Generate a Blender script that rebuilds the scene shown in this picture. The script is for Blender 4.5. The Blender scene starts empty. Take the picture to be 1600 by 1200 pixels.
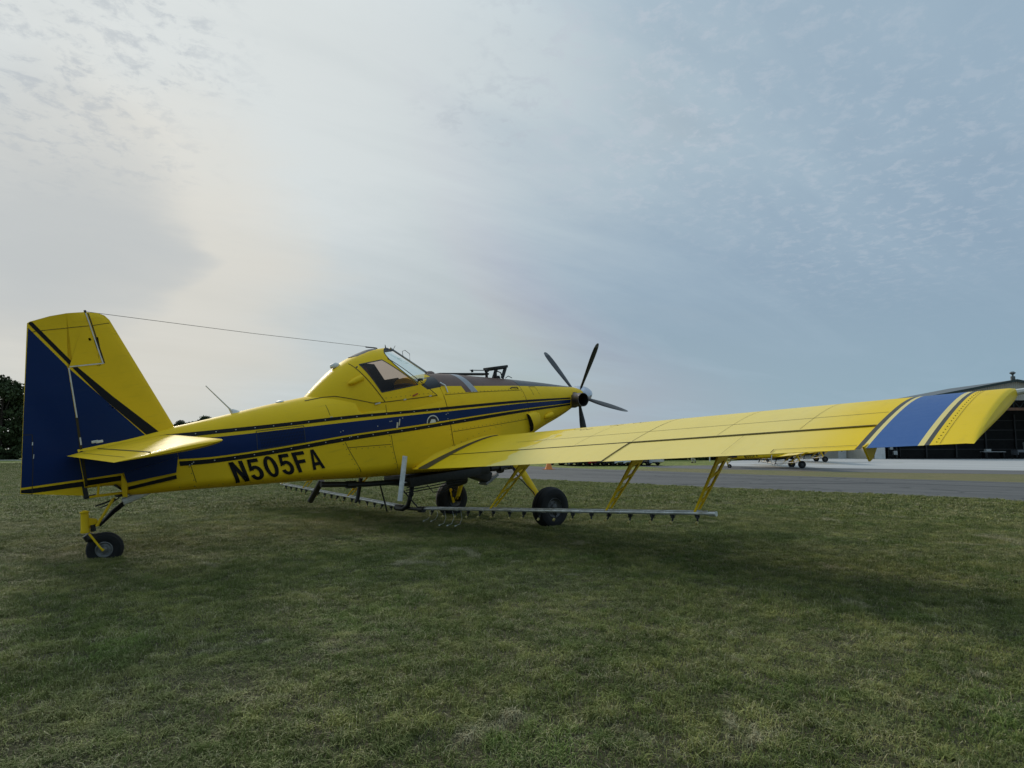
import bpy, bmesh, math, random
import numpy as np
from mathutils import Vector, Matrix
random.seed(7); np.random.seed(7)
R = math.radians
scene = bpy.context.scene
COL = scene.collection
# ------------------------------------------------------------------ camera
CAM = Vector((-8.251, -9.319, 1.34))
cd = bpy.data.cameras.new('camera'); cam = bpy.data.objects.new('camera', cd); COL.objects.link(cam)
cd.sensor_width = 36.0; cd.lens = 1023.2 / 1600 * 36.0
cd.clip_start = 0.05; cd.clip_end = 3000
cam.location = CAM
cam.rotation_euler = (R(90 + 5.594), 0, R(47.176 - 90))
scene.camera = cam
# ------------------------------------------------------------------ sun and sky
SUN_AZ = R(47.176 + 37.0)       # world azimuth, counter-clockwise from +X
SUN_EL = R(27.0)
SUN_DIR = Vector((math.cos(SUN_AZ) * math.cos(SUN_EL), math.sin(SUN_AZ) * math.cos(SUN_EL), math.sin(SUN_EL)))
sd = bpy.data.lights.new('sun', 'SUN'); sun = bpy.data.objects.new('sun', sd); COL.objects.link(sun)
sd.energy = 1.8; sd.angle = R(8.0); sd.color = (1.0, 0.93, 0.82)
sun.rotation_euler = SUN_DIR.to_track_quat('Z', 'Y').to_euler()
scene.view_settings.view_transform = 'Standard'
scene.view_settings.look = 'None'
scene.view_settings.gamma = 1.0
scene.view_settings.exposure = 0.25
scene.render.engine = 'CYCLES'
scene.cycles.max_bounces = 6
scene.cycles.transparent_max_bounces = 12

W = bpy.data.worlds.new('World'); scene.world = W; W.use_nodes = True
wt = W.node_tree; wt.nodes.clear()
class NB:
    """tiny node-graph helper"""
    def __init__(s, t): s.t = t
    def n(s, kind, ins=None, **kw):
        o = s.t.nodes.new(kind)
        for k, v in kw.items(): setattr(o, k, v)
        for k, v in (ins or {}).items():
            if hasattr(v, 'is_output') or isinstance(v, bpy.types.NodeSocket): s.t.links.new(v, o.inputs[k])
            else: o.inputs[k].default_value = v
        return o
    def math(s, op, a, b=0.0, c=0.0, clamp=False):
        return s.n('ShaderNodeMath', {0: a, 1: b, 2: c}, operation=op, use_clamp=clamp).outputs[0]
    def vm(s, op, a, b=(0, 0, 0)):
        o = s.n('ShaderNodeVectorMath', {0: a, 1: b}, operation=op)
        return o.outputs['Value'] if op in ('DOT_PRODUCT', 'LENGTH') else o.outputs[0]
    def noise(s, vec, scale, detail=5, rough=0.55, dist=0.0):
        return s.n('ShaderNodeTexNoise', {'Vector': vec, 'Scale': scale, 'Detail': detail, 'Roughness': rough, 'Distortion': dist}).outputs['Fac']
    def ramp(s, fac, stops, interp='LINEAR'):
        o = s.n('ShaderNodeValToRGB', {'Fac': fac}); cr = o.color_ramp; cr.interpolation = interp
        while len(cr.elements) < len(stops): cr.elements.new(0.5)
        for e, (p, c) in zip(cr.elements, stops):
            e.position = p; e.color = (c, c, c, 1) if isinstance(c, (int, float)) else (*c, 1)
        return o.outputs['Color']
    def mix(s, f, a, b, blend='MIX'):
        o = s.n('ShaderNodeMix', data_type='RGBA', blend_type=blend)
        for k, v in ((0, f), (6, a), (7, b)):
            if isinstance(v, bpy.types.NodeSocket): s.t.links.new(v, o.inputs[k])
            elif k == 0: o.inputs[0].default_value = v
            else: o.inputs[k].default_value = (*v, 1)
        return o.outputs[2]
    def smooth(s, v, lo, hi):
        return s.n('ShaderNodeMapRange', {0: v, 1: lo, 2: hi, 3: 0.0, 4: 1.0}, interpolation_type='SMOOTHSTEP').outputs[0]

w = NB(wt)
tc = w.n('ShaderNodeTexCoord'); gen = tc.outputs['Generated']
D = w.vm('NORMALIZE', gen)
nish = w.n('ShaderNodeTexSky', sky_type='NISHITA', sun_disc=False, sun_elevation=SUN_EL, sun_rotation=math.pi / 2 - SUN_AZ,
           altitude=100.0, air_density=1.0, dust_density=2.0, ozone_density=1.5).outputs[0]
sky = w.mix(1.0, nish, (0.05, 0.05, 0.05), 'MULTIPLY')
sky = w.mix(1.0, sky, (0.32, 0.385, 0.42), 'DARKEN')
sky = w.mix(1.0, sky, (0.225, 0.312, 0.405), 'LIGHTEN')
sep = w.n('ShaderNodeSeparateXYZ', {0: D}); dz = sep.outputs['Z']
sdot = w.math('MAXIMUM', w.vm('DOT_PRODUCT', D, tuple(SUN_DIR)), 0.0)
# cloud sheet coordinates: direction projected on a high flat layer
zc = w.math('ADD', w.math('MAXIMUM', dz, 0.0), 0.09)
u = w.math('DIVIDE', sep.outputs['X'], zc); v = w.math('DIVIDE', sep.outputs['Y'], zc)
P = w.n('ShaderNodeCombineXYZ', {0: u, 1: v, 2: 0.0}).outputs[0]
# streaks run roughly across the view
Ps = w.n('ShaderNodeMapping', {'Vector': P, 'Rotation': (0, 0, R(-72)), 'Scale': (0.28, 1.0, 1.0)}).outputs[0]
big = w.noise(P, 0.55, 4, 0.5, 0.3)
streak = w.noise(Ps, 1.6, 7, 0.62, 0.5)
puff = w.noise(P, 15.0, 5, 0.68, 0.25)
BANK = Vector((0.0, 0.0, 0.0)); _r = Vector((math.sin(R(47.176)), -math.cos(R(47.176)), 0)); _f = Vector((math.cos(R(47.176)), math.sin(R(47.176)), 0))
def viewdir(px, py):
    p = R(5.594); f = _f * math.cos(p) + Vector((0, 0, math.sin(p))); up = _r.cross(f)
    return (f + _r * (px - 800) / 1023.2 + up * (600 - py) / 1023.2).normalized()
dn = w.vm('NORMALIZE', w.vm('ADD', D, w.vm('MULTIPLY', w.vm('SUBTRACT', w.n('ShaderNodeTexNoise', {'Vector': w.vm('MULTIPLY', D, (1, 1, 3.0)), 'Scale': 3.5, 'Detail': 5}).outputs['Color'], (0.5, 0.5, 0.5)), (0.30, 0.30, 0.12))))
def blob(px, py, lo, hi_): return w.smooth(w.vm('DOT_PRODUCT', dn, tuple(viewdir(px, py))), lo, hi_)
pm = w.math('MAXIMUM', w.math('MULTIPLY', blob(960, 90, 0.965, 0.997), 1.25), w.math('MULTIPLY', blob(1370, 300, 0.972, 0.997), 0.8))
pm = w.math('MAXIMUM', pm, w.math('MULTIPLY', blob(110, 30, 0.975, 0.998), 1.25))
pm = w.math('MAXIMUM', pm, w.math('MULTIPLY', blob(1180, 170, 0.97, 0.996), 0.7))
puffmask_far = w.smooth(w.noise(w.vm('ADD', P, (7.4, 2.2, 0.0)), 0.9, 4, 0.55), 0.42, 0.62)
# veil: thicker high up and towards the sun
hi = w.smooth(dz, 0.14, 0.42)
near_sun = w.math('POWER', sdot, 5.0)
veil = w.math('ADD', w.math('MULTIPLY', hi, 0.66), w.math('MULTIPLY', near_sun, 0.42))
veil = w.math('ADD', veil, w.math('MULTIPLY', w.math('SUBTRACT', big, 0.5), 0.9))
veil = w.math('ADD', veil, w.math('MULTIPLY', w.math('SUBTRACT', streak, 0.5), 1.5))
veil = w.math('MINIMUM', w.math('MAXIMUM', veil, 0.0), 0.95)
puffmask = w.math('MAXIMUM', pm, w.math('MULTIPLY', puffmask_far, 0.10))
pf = w.math('MULTIPLY', w.math('MULTIPLY', w.smooth(puff, 0.47, 0.66), puffmask), w.smooth(dz, 0.12, 0.3))
glow = w.math('POWER', sdot, 9.0)
lift = w.math('ADD', 1.0, w.math('MULTIPLY', w.smooth(dz, 0.52, 0.95), 1.0))
cbase = w.mix(w.math('MINIMUM', w.math('MULTIPLY', w.math('POWER', sdot, 3.0), 1.0), 1.0), (0.275, 0.372, 0.460), (0.490, 0.560, 0.580))
cl = w.mix(w.math('MULTIPLY', glow, 0.6), cbase, (0.66, 0.67, 0.65))
thick = w.smooth(w.noise(P, 0.8, 5, 0.55, 0.4), 0.52, 0.72)
cl = w.mix(w.math('MULTIPLY', thick, 0.22), cl, (0.225, 0.25, 0.285))
haze = w.mix(w.math('POWER', sdot, 2.0), (0.225, 0.350, 0.425), (0.46, 0.48, 0.435))
base = w.mix(w.math('MULTIPLY', w.math('SUBTRACT', 1.0, w.smooth(dz, -0.02, 0.30)), 0.75), sky, haze)
cl = w.vm('MULTIPLY', cl, w.n('ShaderNodeCombineXYZ', {0: lift, 1: lift, 2: lift}).outputs[0])
base = w.mix(veil, base, cl)
pcol = w.mix(w.smooth(sdot, 0.78, 0.90), (0.44, 0.48, 0.54), (0.33, 0.37, 0.42))
# a soft grey bank low on the sunward side
base = w.mix(w.math('MULTIPLY', blob(210, 440, 0.955, 0.999), 0.60), base, (0.60, 0.53, 0.42))
base = w.mix(w.math('MULTIPLY', blob(280, 190, 0.78, 0.995), 0.34), base, (0.66, 0.675, 0.665))
base = w.mix(w.math('MULTIPLY', blob(20, 310, 0.980, 0.998), 0.42), base, (0.375, 0.415, 0.445))
base = w.mix(w.math('MULTIPLY', blob(120, 395, 0.992, 0.998), 0.35), base, (0.375, 0.415, 0.445))
base = w.mix(w.math('MULTIPLY', pf, 0.36), base, pcol)
bg = w.n('ShaderNodeBackground', {'Color': base, 'Strength': 1.0})
wt.links.new(bg.outputs[0], w.n('ShaderNodeOutputWorld').inputs[0])

# ------------------------------------------------------------------ helpers
def tag(o, label=None, cat=None, group=None, kind=None):
    if label: o['label'] = label
    if cat: o['category'] = cat
    if group: o['group'] = group
    if kind: o['kind'] = kind
    return o
def mat(name, base=(0.5, 0.5, 0.5), rough=0.5, metal=0.0, coat=0.0, spec=0.5, fn=None, emit=None):
    m = bpy.data.materials.new(name); m.use_nodes = True
    b = m.node_tree.nodes['Principled BSDF']; g = NB(m.node_tree)
    b.inputs['Base Color'].default_value = (*base, 1); b.inputs['Roughness'].default_value = rough
    b.inputs['Metallic'].default_value = metal; b.inputs['Coat Weight'].default_value = coat
    b.inputs['Coat Roughness'].default_value = 0.08
    b.inputs['Specular IOR Level'].default_value = spec
    if fn: fn(g, b)
    return m
def objpos(g): return g.n('ShaderNodeTexCoord').outputs['Object']
def wpos(g): return g.n('ShaderNodeNewGeometry').outputs['Position']
def link(g, a, b): g.t.links.new(a, b)

def paint(name, base, rough=0.52, coat=0.03, dirt=(0.10, 0.08, 0.04), amt=0.25, dew=False):
    def fn(g, b):
        p = objpos(g)
        n1 = g.noise(p, 1.7, 6, 0.6); n2 = g.noise(p, 14.0, 5, 0.65)
        stretched = g.n('ShaderNodeMapping', {'Vector': p, 'Scale': (1.2, 3.0, 9.0)}).outputs[0]
        n3 = g.noise(stretched, 2.2, 5, 0.6)
        c = g.mix(g.math('MULTIPLY', g.smooth(n1, 0.45, 0.75), amt), base, tuple(x * 0.72 for x in base))
        c = g.mix(g.math('MULTIPLY', g.smooth(n3, 0.55, 0.8), amt * 0.5), c, dirt)
        rr = g.math('ADD', g.math('MULTIPLY', n2, 0.16), rough - 0.06)
        if dew:   # dried dew / dust film outboard of a ragged edge
            s = g.math('ABSOLUTE', g.n('ShaderNodeSeparateXYZ', {0: p}).outputs['Y'])
            xx = g.n('ShaderNodeSeparateXYZ', {0: p}).outputs['X']
            e = g.math('ADD', s, g.math('MULTIPLY', g.math('SUBTRACT', g.noise(p, 3.2, 3, 0.5, 0.3), 0.5), 1.4))
            e = g.math('ADD', e, g.math('MULTIPLY', xx, -0.15))
            f = g.math('MULTIPLY', g.smooth(e, 2.66, 2.70), g.math('SUBTRACT', 1.0, g.smooth(s, 6.2, 7.25)))
            fl = g.math('MULTIPLY', f, g.math('ADD', g.math('MULTIPLY', n2, 0.2), 0.40))
            c = g.mix(fl, c, (0.76, 0.68, 0.36))
            rr = g.math('ADD', rr, g.math('MULTIPLY', f, 0.22))
        link(g, c, b.inputs['Base Color']); link(g, rr, b.inputs['Roughness'])
        bump = g.n('ShaderNodeBump', {'Strength': 0.22, 'Distance': 0.02, 'Height': g.noise(p, 3.0, 2, 0.4)})
        link(g, bump.outputs[0], b.inputs['Normal'])
    return mat(name, base, rough, coat=coat, spec=0.14, fn=fn)
def mottle(name, base, rough=0.6, var=0.35, scale=8.0, metal=0.0, bump=0.0, bscale=60.0):
    def fn(g, b):
        p = objpos(g); n = g.noise(p, scale, 6, 0.65)
        c = g.mix(g.smooth(n, 0.3, 0.75), tuple(x * (1 - var) for x in base), tuple(min(1, x * (1 + var * 0.6)) for x in base))
        link(g, c, b.inputs['Base Color'])
        link(g, g.math('ADD', g.math('MULTIPLY', n, 0.2), rough - 0.1), b.inputs['Roughness'])
        if bump: link(g, g.n('ShaderNodeBump', {'Strength': bump, 'Distance': 0.01, 'Height': g.noise(p, bscale, 3)}).outputs[0], b.inputs['Normal'])
    return mat(name, base, rough, metal, fn=fn)
YEL = paint('yellow_paint', (0.80, 0.515, 0.012), amt=0.3)
YELW = paint('yellow_wing_paint', (0.78, 0.53, 0.012), amt=0.3, dew=True)
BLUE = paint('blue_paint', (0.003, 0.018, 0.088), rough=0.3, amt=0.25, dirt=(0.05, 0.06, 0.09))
BLUEW = paint('blue_paint_sky_lightened', (0.034, 0.100, 0.28), rough=0.42, amt=0.2, dirt=(0.2, 0.22, 0.26))  # wing blue painted paler, the sky's reflection put into its colour
BLACK = paint('black_paint', (0.008, 0.008, 0.009), rough=0.42, amt=0.1)
GREYST = paint('dark_grey_paint', (0.05, 0.05, 0.045), rough=0.4, amt=0.2)
CREAM = paint('pale_yellow_pinstripe', (0.72, 0.58, 0.20), rough=0.35, amt=0.2)
SEAM = mat('seam_shadow_gap', (0.03, 0.022, 0.004), 0.8)
FAST = mat('steel_fastener', (0.45, 0.43, 0.38), 0.35, 0.8)
FASTD = mat('painted_rivet', (0.16, 0.11, 0.01), 0.6)
WHITEM = mottle('off_white_metal', (0.62, 0.61, 0.57), 0.4, 0.2, 12)
SILV = mottle('worn_aluminium', (0.72, 0.72, 0.70), 0.42, 0.3, 9, metal=0.75)
DARKM = mottle('dark_greasy_metal', (0.028, 0.027, 0.026), 0.45, 0.4, 20, metal=0.3)
BLK = mottle('black_plastic', (0.012, 0.012, 0.013), 0.45, 0.3, 30)
RUB = mottle('tyre_rubber', (0.010, 0.010, 0.011), 0.85, 0.35, 18, bump=0.3, bscale=50)
RIM = mottle('grey_rim', (0.25, 0.25, 0.245), 0.45, 0.3, 20, metal=0.4)
RIMD = mottle('dark_rim', (0.10, 0.10, 0.10), 0.5, 0.3, 20, metal=0.4)
BROWN = mottle('brown_fibreglass', (0.135, 0.075, 0.055), 0.55, 0.25, 3)
GREYB = mottle('grey_band_fibreglass', (0.30, 0.31, 0.33), 0.4, 0.2, 4)
ANTIG = mottle('charcoal_antiglare', (0.030, 0.032, 0.036), 0.38, 0.25, 3)
PROPM = mottle('prop_black', (0.014, 0.015, 0.016), 0.38, 0.3, 10)
PROPT = mottle('prop_tip_grey', (0.12, 0.12, 0.12), 0.5, 0.2, 10)
SPIN = mottle('spinner_polished', (0.55, 0.56, 0.60), 0.22, 0.1, 5, metal=0.85)
SOOT_SHADE = mat('sooty_bore_and_scoop_shade', (0.004, 0.004, 0.004), 0.9)  # near-black: exhaust bore, and painted shade in the cooling scoop mouth
EXH = mottle('exhaust_steel', (0.16, 0.13, 0.12), 0.45, 0.4, 8, metal=0.7)
TAN = mottle('tan_seat_cloth', (0.20, 0.10, 0.06), 0.9, 0.2, 10)
REDP = mat('red_lever', (0.35, 0.03, 0.02), 0.5)
def glassmat(name, tint, refl=1.0):
    m = bpy.data.materials.new(name); m.use_nodes = True; m.node_tree.nodes.clear(); g = NB(m.node_tree)
    tr = g.n('ShaderNodeBsdfTransparent', {'Color': (*tint, 1)}); gl = g.n('ShaderNodeBsdfGlossy', {'Color': (1, 1, 1, 1), 'Roughness': 0.04})
    fr = g.n('ShaderNodeFresnel', {'IOR': 1.45}).outputs[0]
    mx = g.n('ShaderNodeMixShader', {0: g.math('MULTIPLY', fr, refl, clamp=True), 1: tr.outputs[0], 2: gl.outputs[0]})
    g.t.links.new(mx.outputs[0], g.n('ShaderNodeOutputMaterial').inputs[0]); return m
GLASS = glassmat('windscreen_glass', (0.82, 0.90, 0.90), 0.35)
BGLASS = glassmat('brown_tinted_glass', (0.66, 0.47, 0.38), 0.6)

STUFFY = ('panel_seam', 'door_seam', 'canopy_base_seam', 'louvre_frame', 'wing_seam', 'scuff_mark', 'door_latch', 'elevator_gap', 'elevator_hinge', 'rudder_seam', 'hinge_gap_edge', 'hinge_gap_shadow', 'rudder_tab_hinge', 'roof_probe', 'side_window', 'face', 'window_blind')
def finish(name, bm, mats, parent=None, smooth=True, angle=35, loc=None, double=True):
    me = bpy.data.meshes.new(name)
    if double: bmesh.ops.remove_doubles(bm, verts=bm.verts, dist=1e-5)
    bmesh.ops.recalc_face_normals(bm, faces=bm.faces)
    bm.to_mesh(me); bm.free()
    for m in (mats if isinstance(mats, (list, tuple)) else [mats]): me.materials.append(m)
    if smooth:
        me.polygons.foreach_set('use_smooth', [True] * len(me.polygons))
        me.set_sharp_from_angle(angle=R(angle))
    o = bpy.data.objects.new(name, me); COL.objects.link(o)
    if name in STUFFY: o['kind'] = 'stuff'
    if parent: o.parent = parent
    if loc: o.location = loc
    return o
def add_box(bm, c, size, rot=None, mi=0, bev=0.0):
    r = bmesh.ops.create_cube(bm, size=1.0)
    M = Matrix.Translation(c) @ (rot.to_4x4() if rot else Matrix()) @ Matrix.Diagonal((*size, 1))
    bmesh.ops.transform(bm, matrix=M, verts=r['verts'])
    fs = set(f for v in r['verts'] for f in v.link_faces)
    for f in fs: f.material_index = mi
    if bev:
        es = set(e for f in fs for e in f.edges)
        rr = bmesh.ops.bevel(bm, geom=list(es), offset=bev, segments=2, affect='EDGES', profile=0.7)
        for f in rr['faces']: f.material_index = mi
def add_tube(bm, pts, rad, n=8, mi=0, caps=True, flat=1.0, flatdir=None):
    pts = [Vector(p) for p in pts]
    rads = rad if isinstance(rad, (list, tuple)) else [rad] * len(pts)
    rings = []; ref = Vector(flatdir) if flatdir else Vector((0.02, 0.03, 1))
    for i, p in enumerate(pts):
        t = (pts[min(i + 1, len(pts) - 1)] - pts[max(i - 1, 0)]).normalized()
        a = ref - t * ref.dot(t)
        if a.length < 1e-3: a = Vector((1, 0, 0)) - t * t.x
        a.normalize(); b = t.cross(a)
        rings.append([bm.verts.new(p + a * math.cos(q * 2 * math.pi / n) * rads[i] + b * math.sin(q * 2 * math.pi / n) * rads[i] * flat) for q in range(n)])
    for A, B in zip(rings, rings[1:]):
        for q in range(n):
            f = bm.faces.new((A[q], A[(q + 1) % n], B[(q + 1) % n], B[q])); f.material_index = mi
    if caps:
        for rr in (rings[0], rings[-1]):
            f = bm.faces.new(rr); f.material_index = mi
def add_lathe(bm, prof, origin, axis, n=32, mi=None, up=None):
    """prof: list of (along axis, radius[, material])"""
    axis = Vector(axis).normalized(); a = axis.orthogonal().normalized() if up is None else Vector(up).normalized()
    b = axis.cross(a); o = Vector(origin); rings = []
    for pr in prof:
        c = o + axis * pr[0]
        if pr[1] < 1e-5: rings.append([bm.verts.new(c)])
        else: rings.append([bm.verts.new(c + (a * math.cos(q * 2 * math.pi / n) + b * math.sin(q * 2 * math.pi / n)) * pr[1]) for q in range(n)])
    for k, (A, B) in enumerate(zip(rings, rings[1:])):
        m = prof[k][2] if len(prof[k]) > 2 else (mi or 0)
        for q in range(n):
            q2 = (q + 1) % n
            if len(A) == 1 and len(B) == 1: continue
            if len(A) == 1: f = bm.faces.new((A[0], B[q], B[q2]))
            elif len(B) == 1: f = bm.faces.new((A[q], A[q2], B[0]))
            else: f = bm.faces.new((A[q], A[q2], B[q2], B[q]))
            f.material_index = m
def prism(bm, poly, off0, off1, mi=0, ax='y'):
    """poly (x,z) extruded from y=off0 to y=off1"""
    A = [bm.verts.new((x, off0, z)) for x, z in poly]; B = [bm.verts.new((x, off1, z)) for x, z in poly]
    n = len(poly); fs = [bm.faces.new(A), bm.faces.new(B[::-1])]
    for i in range(n): fs.append(bm.faces.new((A[i], B[i], B[(i + 1) % n], A[(i + 1) % n])))
    for f in fs: f.material_index = mi
def empty(name, loc=(0, 0, 0), rot=(0, 0, 0)):
    o = bpy.data.objects.new(name, None); COL.objects.link(o); o.location = loc; o.rotation_euler = rot
    o.empty_display_size = 0.3; return o
def kids(o): return [c for c in bpy.data.objects if c.parent == o]
def copy_tree(o, parent=None, table=None):
    if table is None:
        table = {}
        for c in bpy.data.objects:
            if c.parent: table.setdefault(c.parent.name, []).append(c)
    c = o.copy(); COL.objects.link(c)
    if parent: c.parent = parent
    for ch in table.get(o.name, []): copy_tree(ch, c, table)
    return c
def NL(*a): return np.array(a)

# ------------------------------------------------------------------ terrain
TD = [0, 14, 50, 66, 85, 3000]; TZ = [0, 0, -0.6, -0.6, -0.25, -0.25]
def gz(x, y):
    d = math.hypot(x - CAM.x, y - CAM.y)
    return float(np.interp(d, TD, TZ))
def sheet(name, poly, lift, m, step=4.0, kind='structure', label=None, cat=None):
    bm = bmesh.new(); bm.faces.new([bm.verts.new((x, y, 0)) for x, y in poly])
    xs = [p[0] for p in poly]; ys = [p[1] for p in poly]
    for ax, (lo, hi) in ((0, (min(xs), max(xs))), (1, (min(ys), max(ys)))):
        q = lo + step
        while q < hi:
            no = Vector((1, 0, 0)) if ax == 0 else Vector((0, 1, 0))
            bmesh.ops.bisect_plane(bm, geom=bm.verts[:] + bm.edges[:] + bm.faces[:], plane_co=no * q, plane_no=no)
            q += step
    for v in bm.verts: v.co.z = gz(v.co.x, v.co.y) + lift
    o = finish(name, bm, m, smooth=False); tag(o, label, cat, kind=kind)
    for p in o.data.polygons:
        if p.normal.z < 0: p.flip()
    return o
def turf_color(g, p):
    a = g.noise(p, 0.35, 5, 0.6); b_ = g.noise(p, 1.6, 5, 0.6, 0.2); c_ = g.noise(p, 7.0, 4, 0.6)
    col = g.mix(g.smooth(b_, 0.38, 0.64), (0.150, 0.180, 0.040), (0.320, 0.318, 0.095))
    col = g.mix(g.math('MULTIPLY', g.smooth(a, 0.50, 0.66), 0.6), col, (0.37, 0.33, 0.145))
    col = g.mix(g.math('MULTIPLY', g.smooth(g.noise(g.vm('ADD', p, (9.0, 4.0, 0.0)), 0.8, 4, 0.6, 0.4), 0.54, 0.68), 0.55), col, (0.165, 0.245, 0.050))
    col = g.mix(g.math('MULTIPLY', g.smooth(c_, 0.54, 0.70), 0.5), col, (0.42, 0.35, 0.19))
    col = g.mix(g.math('MULTIPLY', g.smooth(g.noise(p, 3.6, 3, 0.6), 0.60, 0.44), 0.5), col, (0.095, 0.115, 0.032))
    col = g.mix(g.math('MULTIPLY', g.smooth(g.noise(p, 0.9, 5, 0.65, 0.6), 0.61, 0.68), 0.75), col, (0.46, 0.40, 0.25))
    return col
def ground_fn(g, b):
    p = wpos(g)
    far = g.n('ShaderNodeVectorMath', {0: p, 1: tuple(CAM)}, operation='DISTANCE').outputs['Value']
    c = turf_color(g, p)
    soil = g.mix(g.smooth(g.noise(p, 30.0, 5, 0.7), 0.35, 0.7), (0.055, 0.055, 0.028), (0.15, 0.13, 0.075))
    blades = g.n('ShaderNodeMapping', {'Vector': p, 'Rotation': (0, 0, R(47)), 'Scale': (1, 1, 1)}).outputs[0]
    c2 = g.mix(g.math('MULTIPLY', g.smooth(g.noise(blades, 22.0, 6, 0.75), 0.35, 0.72), 0.5), c, (0.11, 0.14, 0.045))
    c2 = g.mix(0.3, c2, g.mix(g.smooth(g.noise(p, 3.2, 5, 0.7), 0.35, 0.7), (0.13, 0.17, 0.05), (0.27, 0.28, 0.11)))
    link(g, g.mix(g.smooth(far, 16, 34), soil, c2), b.inputs['Base Color'])
    link(g, g.n('ShaderNodeBump', {'Strength': 0.9, 'Distance': 0.05, 'Height': g.noise(p, 24.0, 6, 0.75)}).outputs[0], b.inputs['Normal'])
GROUND = mat('turf_ground', (0.06, 0.08, 0.02), 0.95, spec=0.1, fn=ground_fn)
bm = bmesh.new(); rs = [0, 3, 8, 14, 20, 30, 40, 50, 58, 66, 76, 85, 120, 300, 1500]; n = 72; prev = None
for r_ in rs:
    if r_ == 0: ring = [bm.verts.new((CAM.x, CAM.y, 0))]
    else: ring = [bm.verts.new((CAM.x + r_ * math.cos(2 * math.pi * q / n), CAM.y + r_ * math.sin(2 * math.pi * q / n), float(np.interp(r_, TD, TZ)))) for q in range(n)]
    if prev:
        for q in range(n):
            if len(prev) == 1: bm.faces.new((prev[0], ring[q], ring[(q + 1) % n]))
            else: bm.faces.new((prev[q], ring[q], ring[(q + 1) % n], prev[(q + 1) % n]))
    prev = ring
tag(finish('ground', bm, GROUND), kind='structure')

def asphalt_fn(dark, lite, crack=True):
    def fn(g, b):
        p = wpos(g)
        lane = g.n('ShaderNodeMapping', {'Vector': p, 'Scale': (0.5, 0.05, 1)}).outputs[0]
        c = g.mix(g.smooth(g.noise(lane, 1.0, 5, 0.6), 0.3, 0.7), dark, lite)
        c = g.mix(g.math('MULTIPLY', g.smooth(g.noise(p, 0.25, 5, 0.6), 0.5, 0.7), 0.4), c, lite)
        c = g.mix(g.math('MULTIPLY', g.noise(p, 60.0, 3, 0.7), 0.4), c, tuple(x * 0.6 for x in dark))
        if crack:
            vd = g.n('ShaderNodeMapping', {'Vector': p, 'Rotation': (0, 0, 0.3), 'Scale': (0.09, 0.035, 1)}).outputs[0]
            vo = g.n('ShaderNodeTexVoronoi', {'Vector': g.vm('ADD', vd, g.n('ShaderNodeTexNoise', {'Vector': p, 'Scale': 0.2}).outputs['Color']), 'Scale': 1.4}, feature='DISTANCE_TO_EDGE').outputs['Distance']
            c = g.mix(g.math('MULTIPLY', g.math('SUBTRACT', 1.0, g.smooth(vo, 0.004, 0.014)), 0.75), c, (0.02, 0.02, 0.02))
        link(g, c, b.inputs['Base Color'])
        link(g, g.n('ShaderNodeBump', {'Strength': 0.4, 'Distance': 0.01, 'Height': g.noise(p, 80.0, 3)}).outputs[0], b.inputs['Normal'])
    return fn
ASPH = mat('old_asphalt', (0.1, 0.1, 0.1), 0.85, fn=asphalt_fn((0.068, 0.067, 0.064), (0.108, 0.105, 0.098)))
ASPH2 = mat('dark_asphalt', (0.1, 0.1, 0.1), 0.85, fn=asphalt_fn((0.10, 0.095, 0.09), (0.14, 0.135, 0.13), False))
CONC = mat('pale_concrete', (0.4, 0.4, 0.38), 0.8, fn=asphalt_fn((0.36, 0.36, 0.35), (0.50, 0.49, 0.47), False))
def drygrass_fn(g, b):
    p = wpos(g)
    c = g.mix(g.smooth(g.noise(p, 0.5, 6, 0.7), 0.35, 0.7), (0.19, 0.165, 0.085), (0.145, 0.15, 0.07))
    c = g.mix(g.math('MULTIPLY', g.smooth(g.noise(p, 5.0, 5, 0.7), 0.4, 0.7), 0.5), c, (0.24, 0.20, 0.10))
    link(g, c, b.inputs['Base Color'])
    link(g, g.n('ShaderNodeBump', {'Strength': 0.9, 'Distance': 0.06, 'Height': g.noise(p, 14.0, 6, 0.75)}).outputs[0], b.inputs['Normal'])
DRYG = mat('dry_verge_grass', (0.15, 0.14, 0.06), 0.95, spec=0.1, fn=drygrass_fn)
def nearx(y): return 15.3 + (0.12 * y if y > 0 else 0.0)
def farx(y): return 36.6 + 0.09 * y
Y0, Y1 = -90, 170
sheet('taxiway', [(nearx(Y0), Y0), (nearx(0), 0), (nearx(Y1), Y1), (farx(Y1), Y1), (farx(Y0), Y0)], 0.008, ASPH)
sheet('verge', [(farx(Y0), Y0), (farx(28), 28), (46.5, 28), (48.2, 12), (53.0, 0), (60, -30), (70, -90)], 0.004, DRYG)
sheet('apron_road', [(46.5, 28), (48.2, 12), (53.0, 0), (60, -30), (70, -90), (90, -90), (66, -10), (60.3, 1.7), (56, 15), (54.3, 27.5), (48, 33)], 0.010, ASPH2)
# ragged taxiway edge: earth lip along the near side
sheet('concrete_apron', [(54.4, 27.3), (56.2, 15), (60.5, 1.7), (66.3, -10), (80, -45), (135, -45), (150, 0), (125, 45), (96, 46), (82.3, 36), (66, 31.5)], 0.014, CONC)

TAR = mat('tar_filler', (0.025, 0.025, 0.026), 0.7)
for pl in ([(27.0, -70), (27.25, -70), (27.6, -10), (28.4, 40), (28.1, 40), (27.35, -10)], [(17.0, 7.4), (17.2, 7.5), (22.4, 4.9), (27.4, 2.2), (27.3, 1.95), (22.2, 4.65)], [(33.2, -70), (33.4, -70), (34.0, 0), (36.2, 40), (36.0, 40), (33.8, 0)], [(20.6, -26), (20.75, -26), (24.0, -14), (27.3, -9), (27.2, -9.2), (23.8, -14.2)]):
    sheet('tar_seam', pl, 0.016, TAR, step=6.0)
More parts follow.
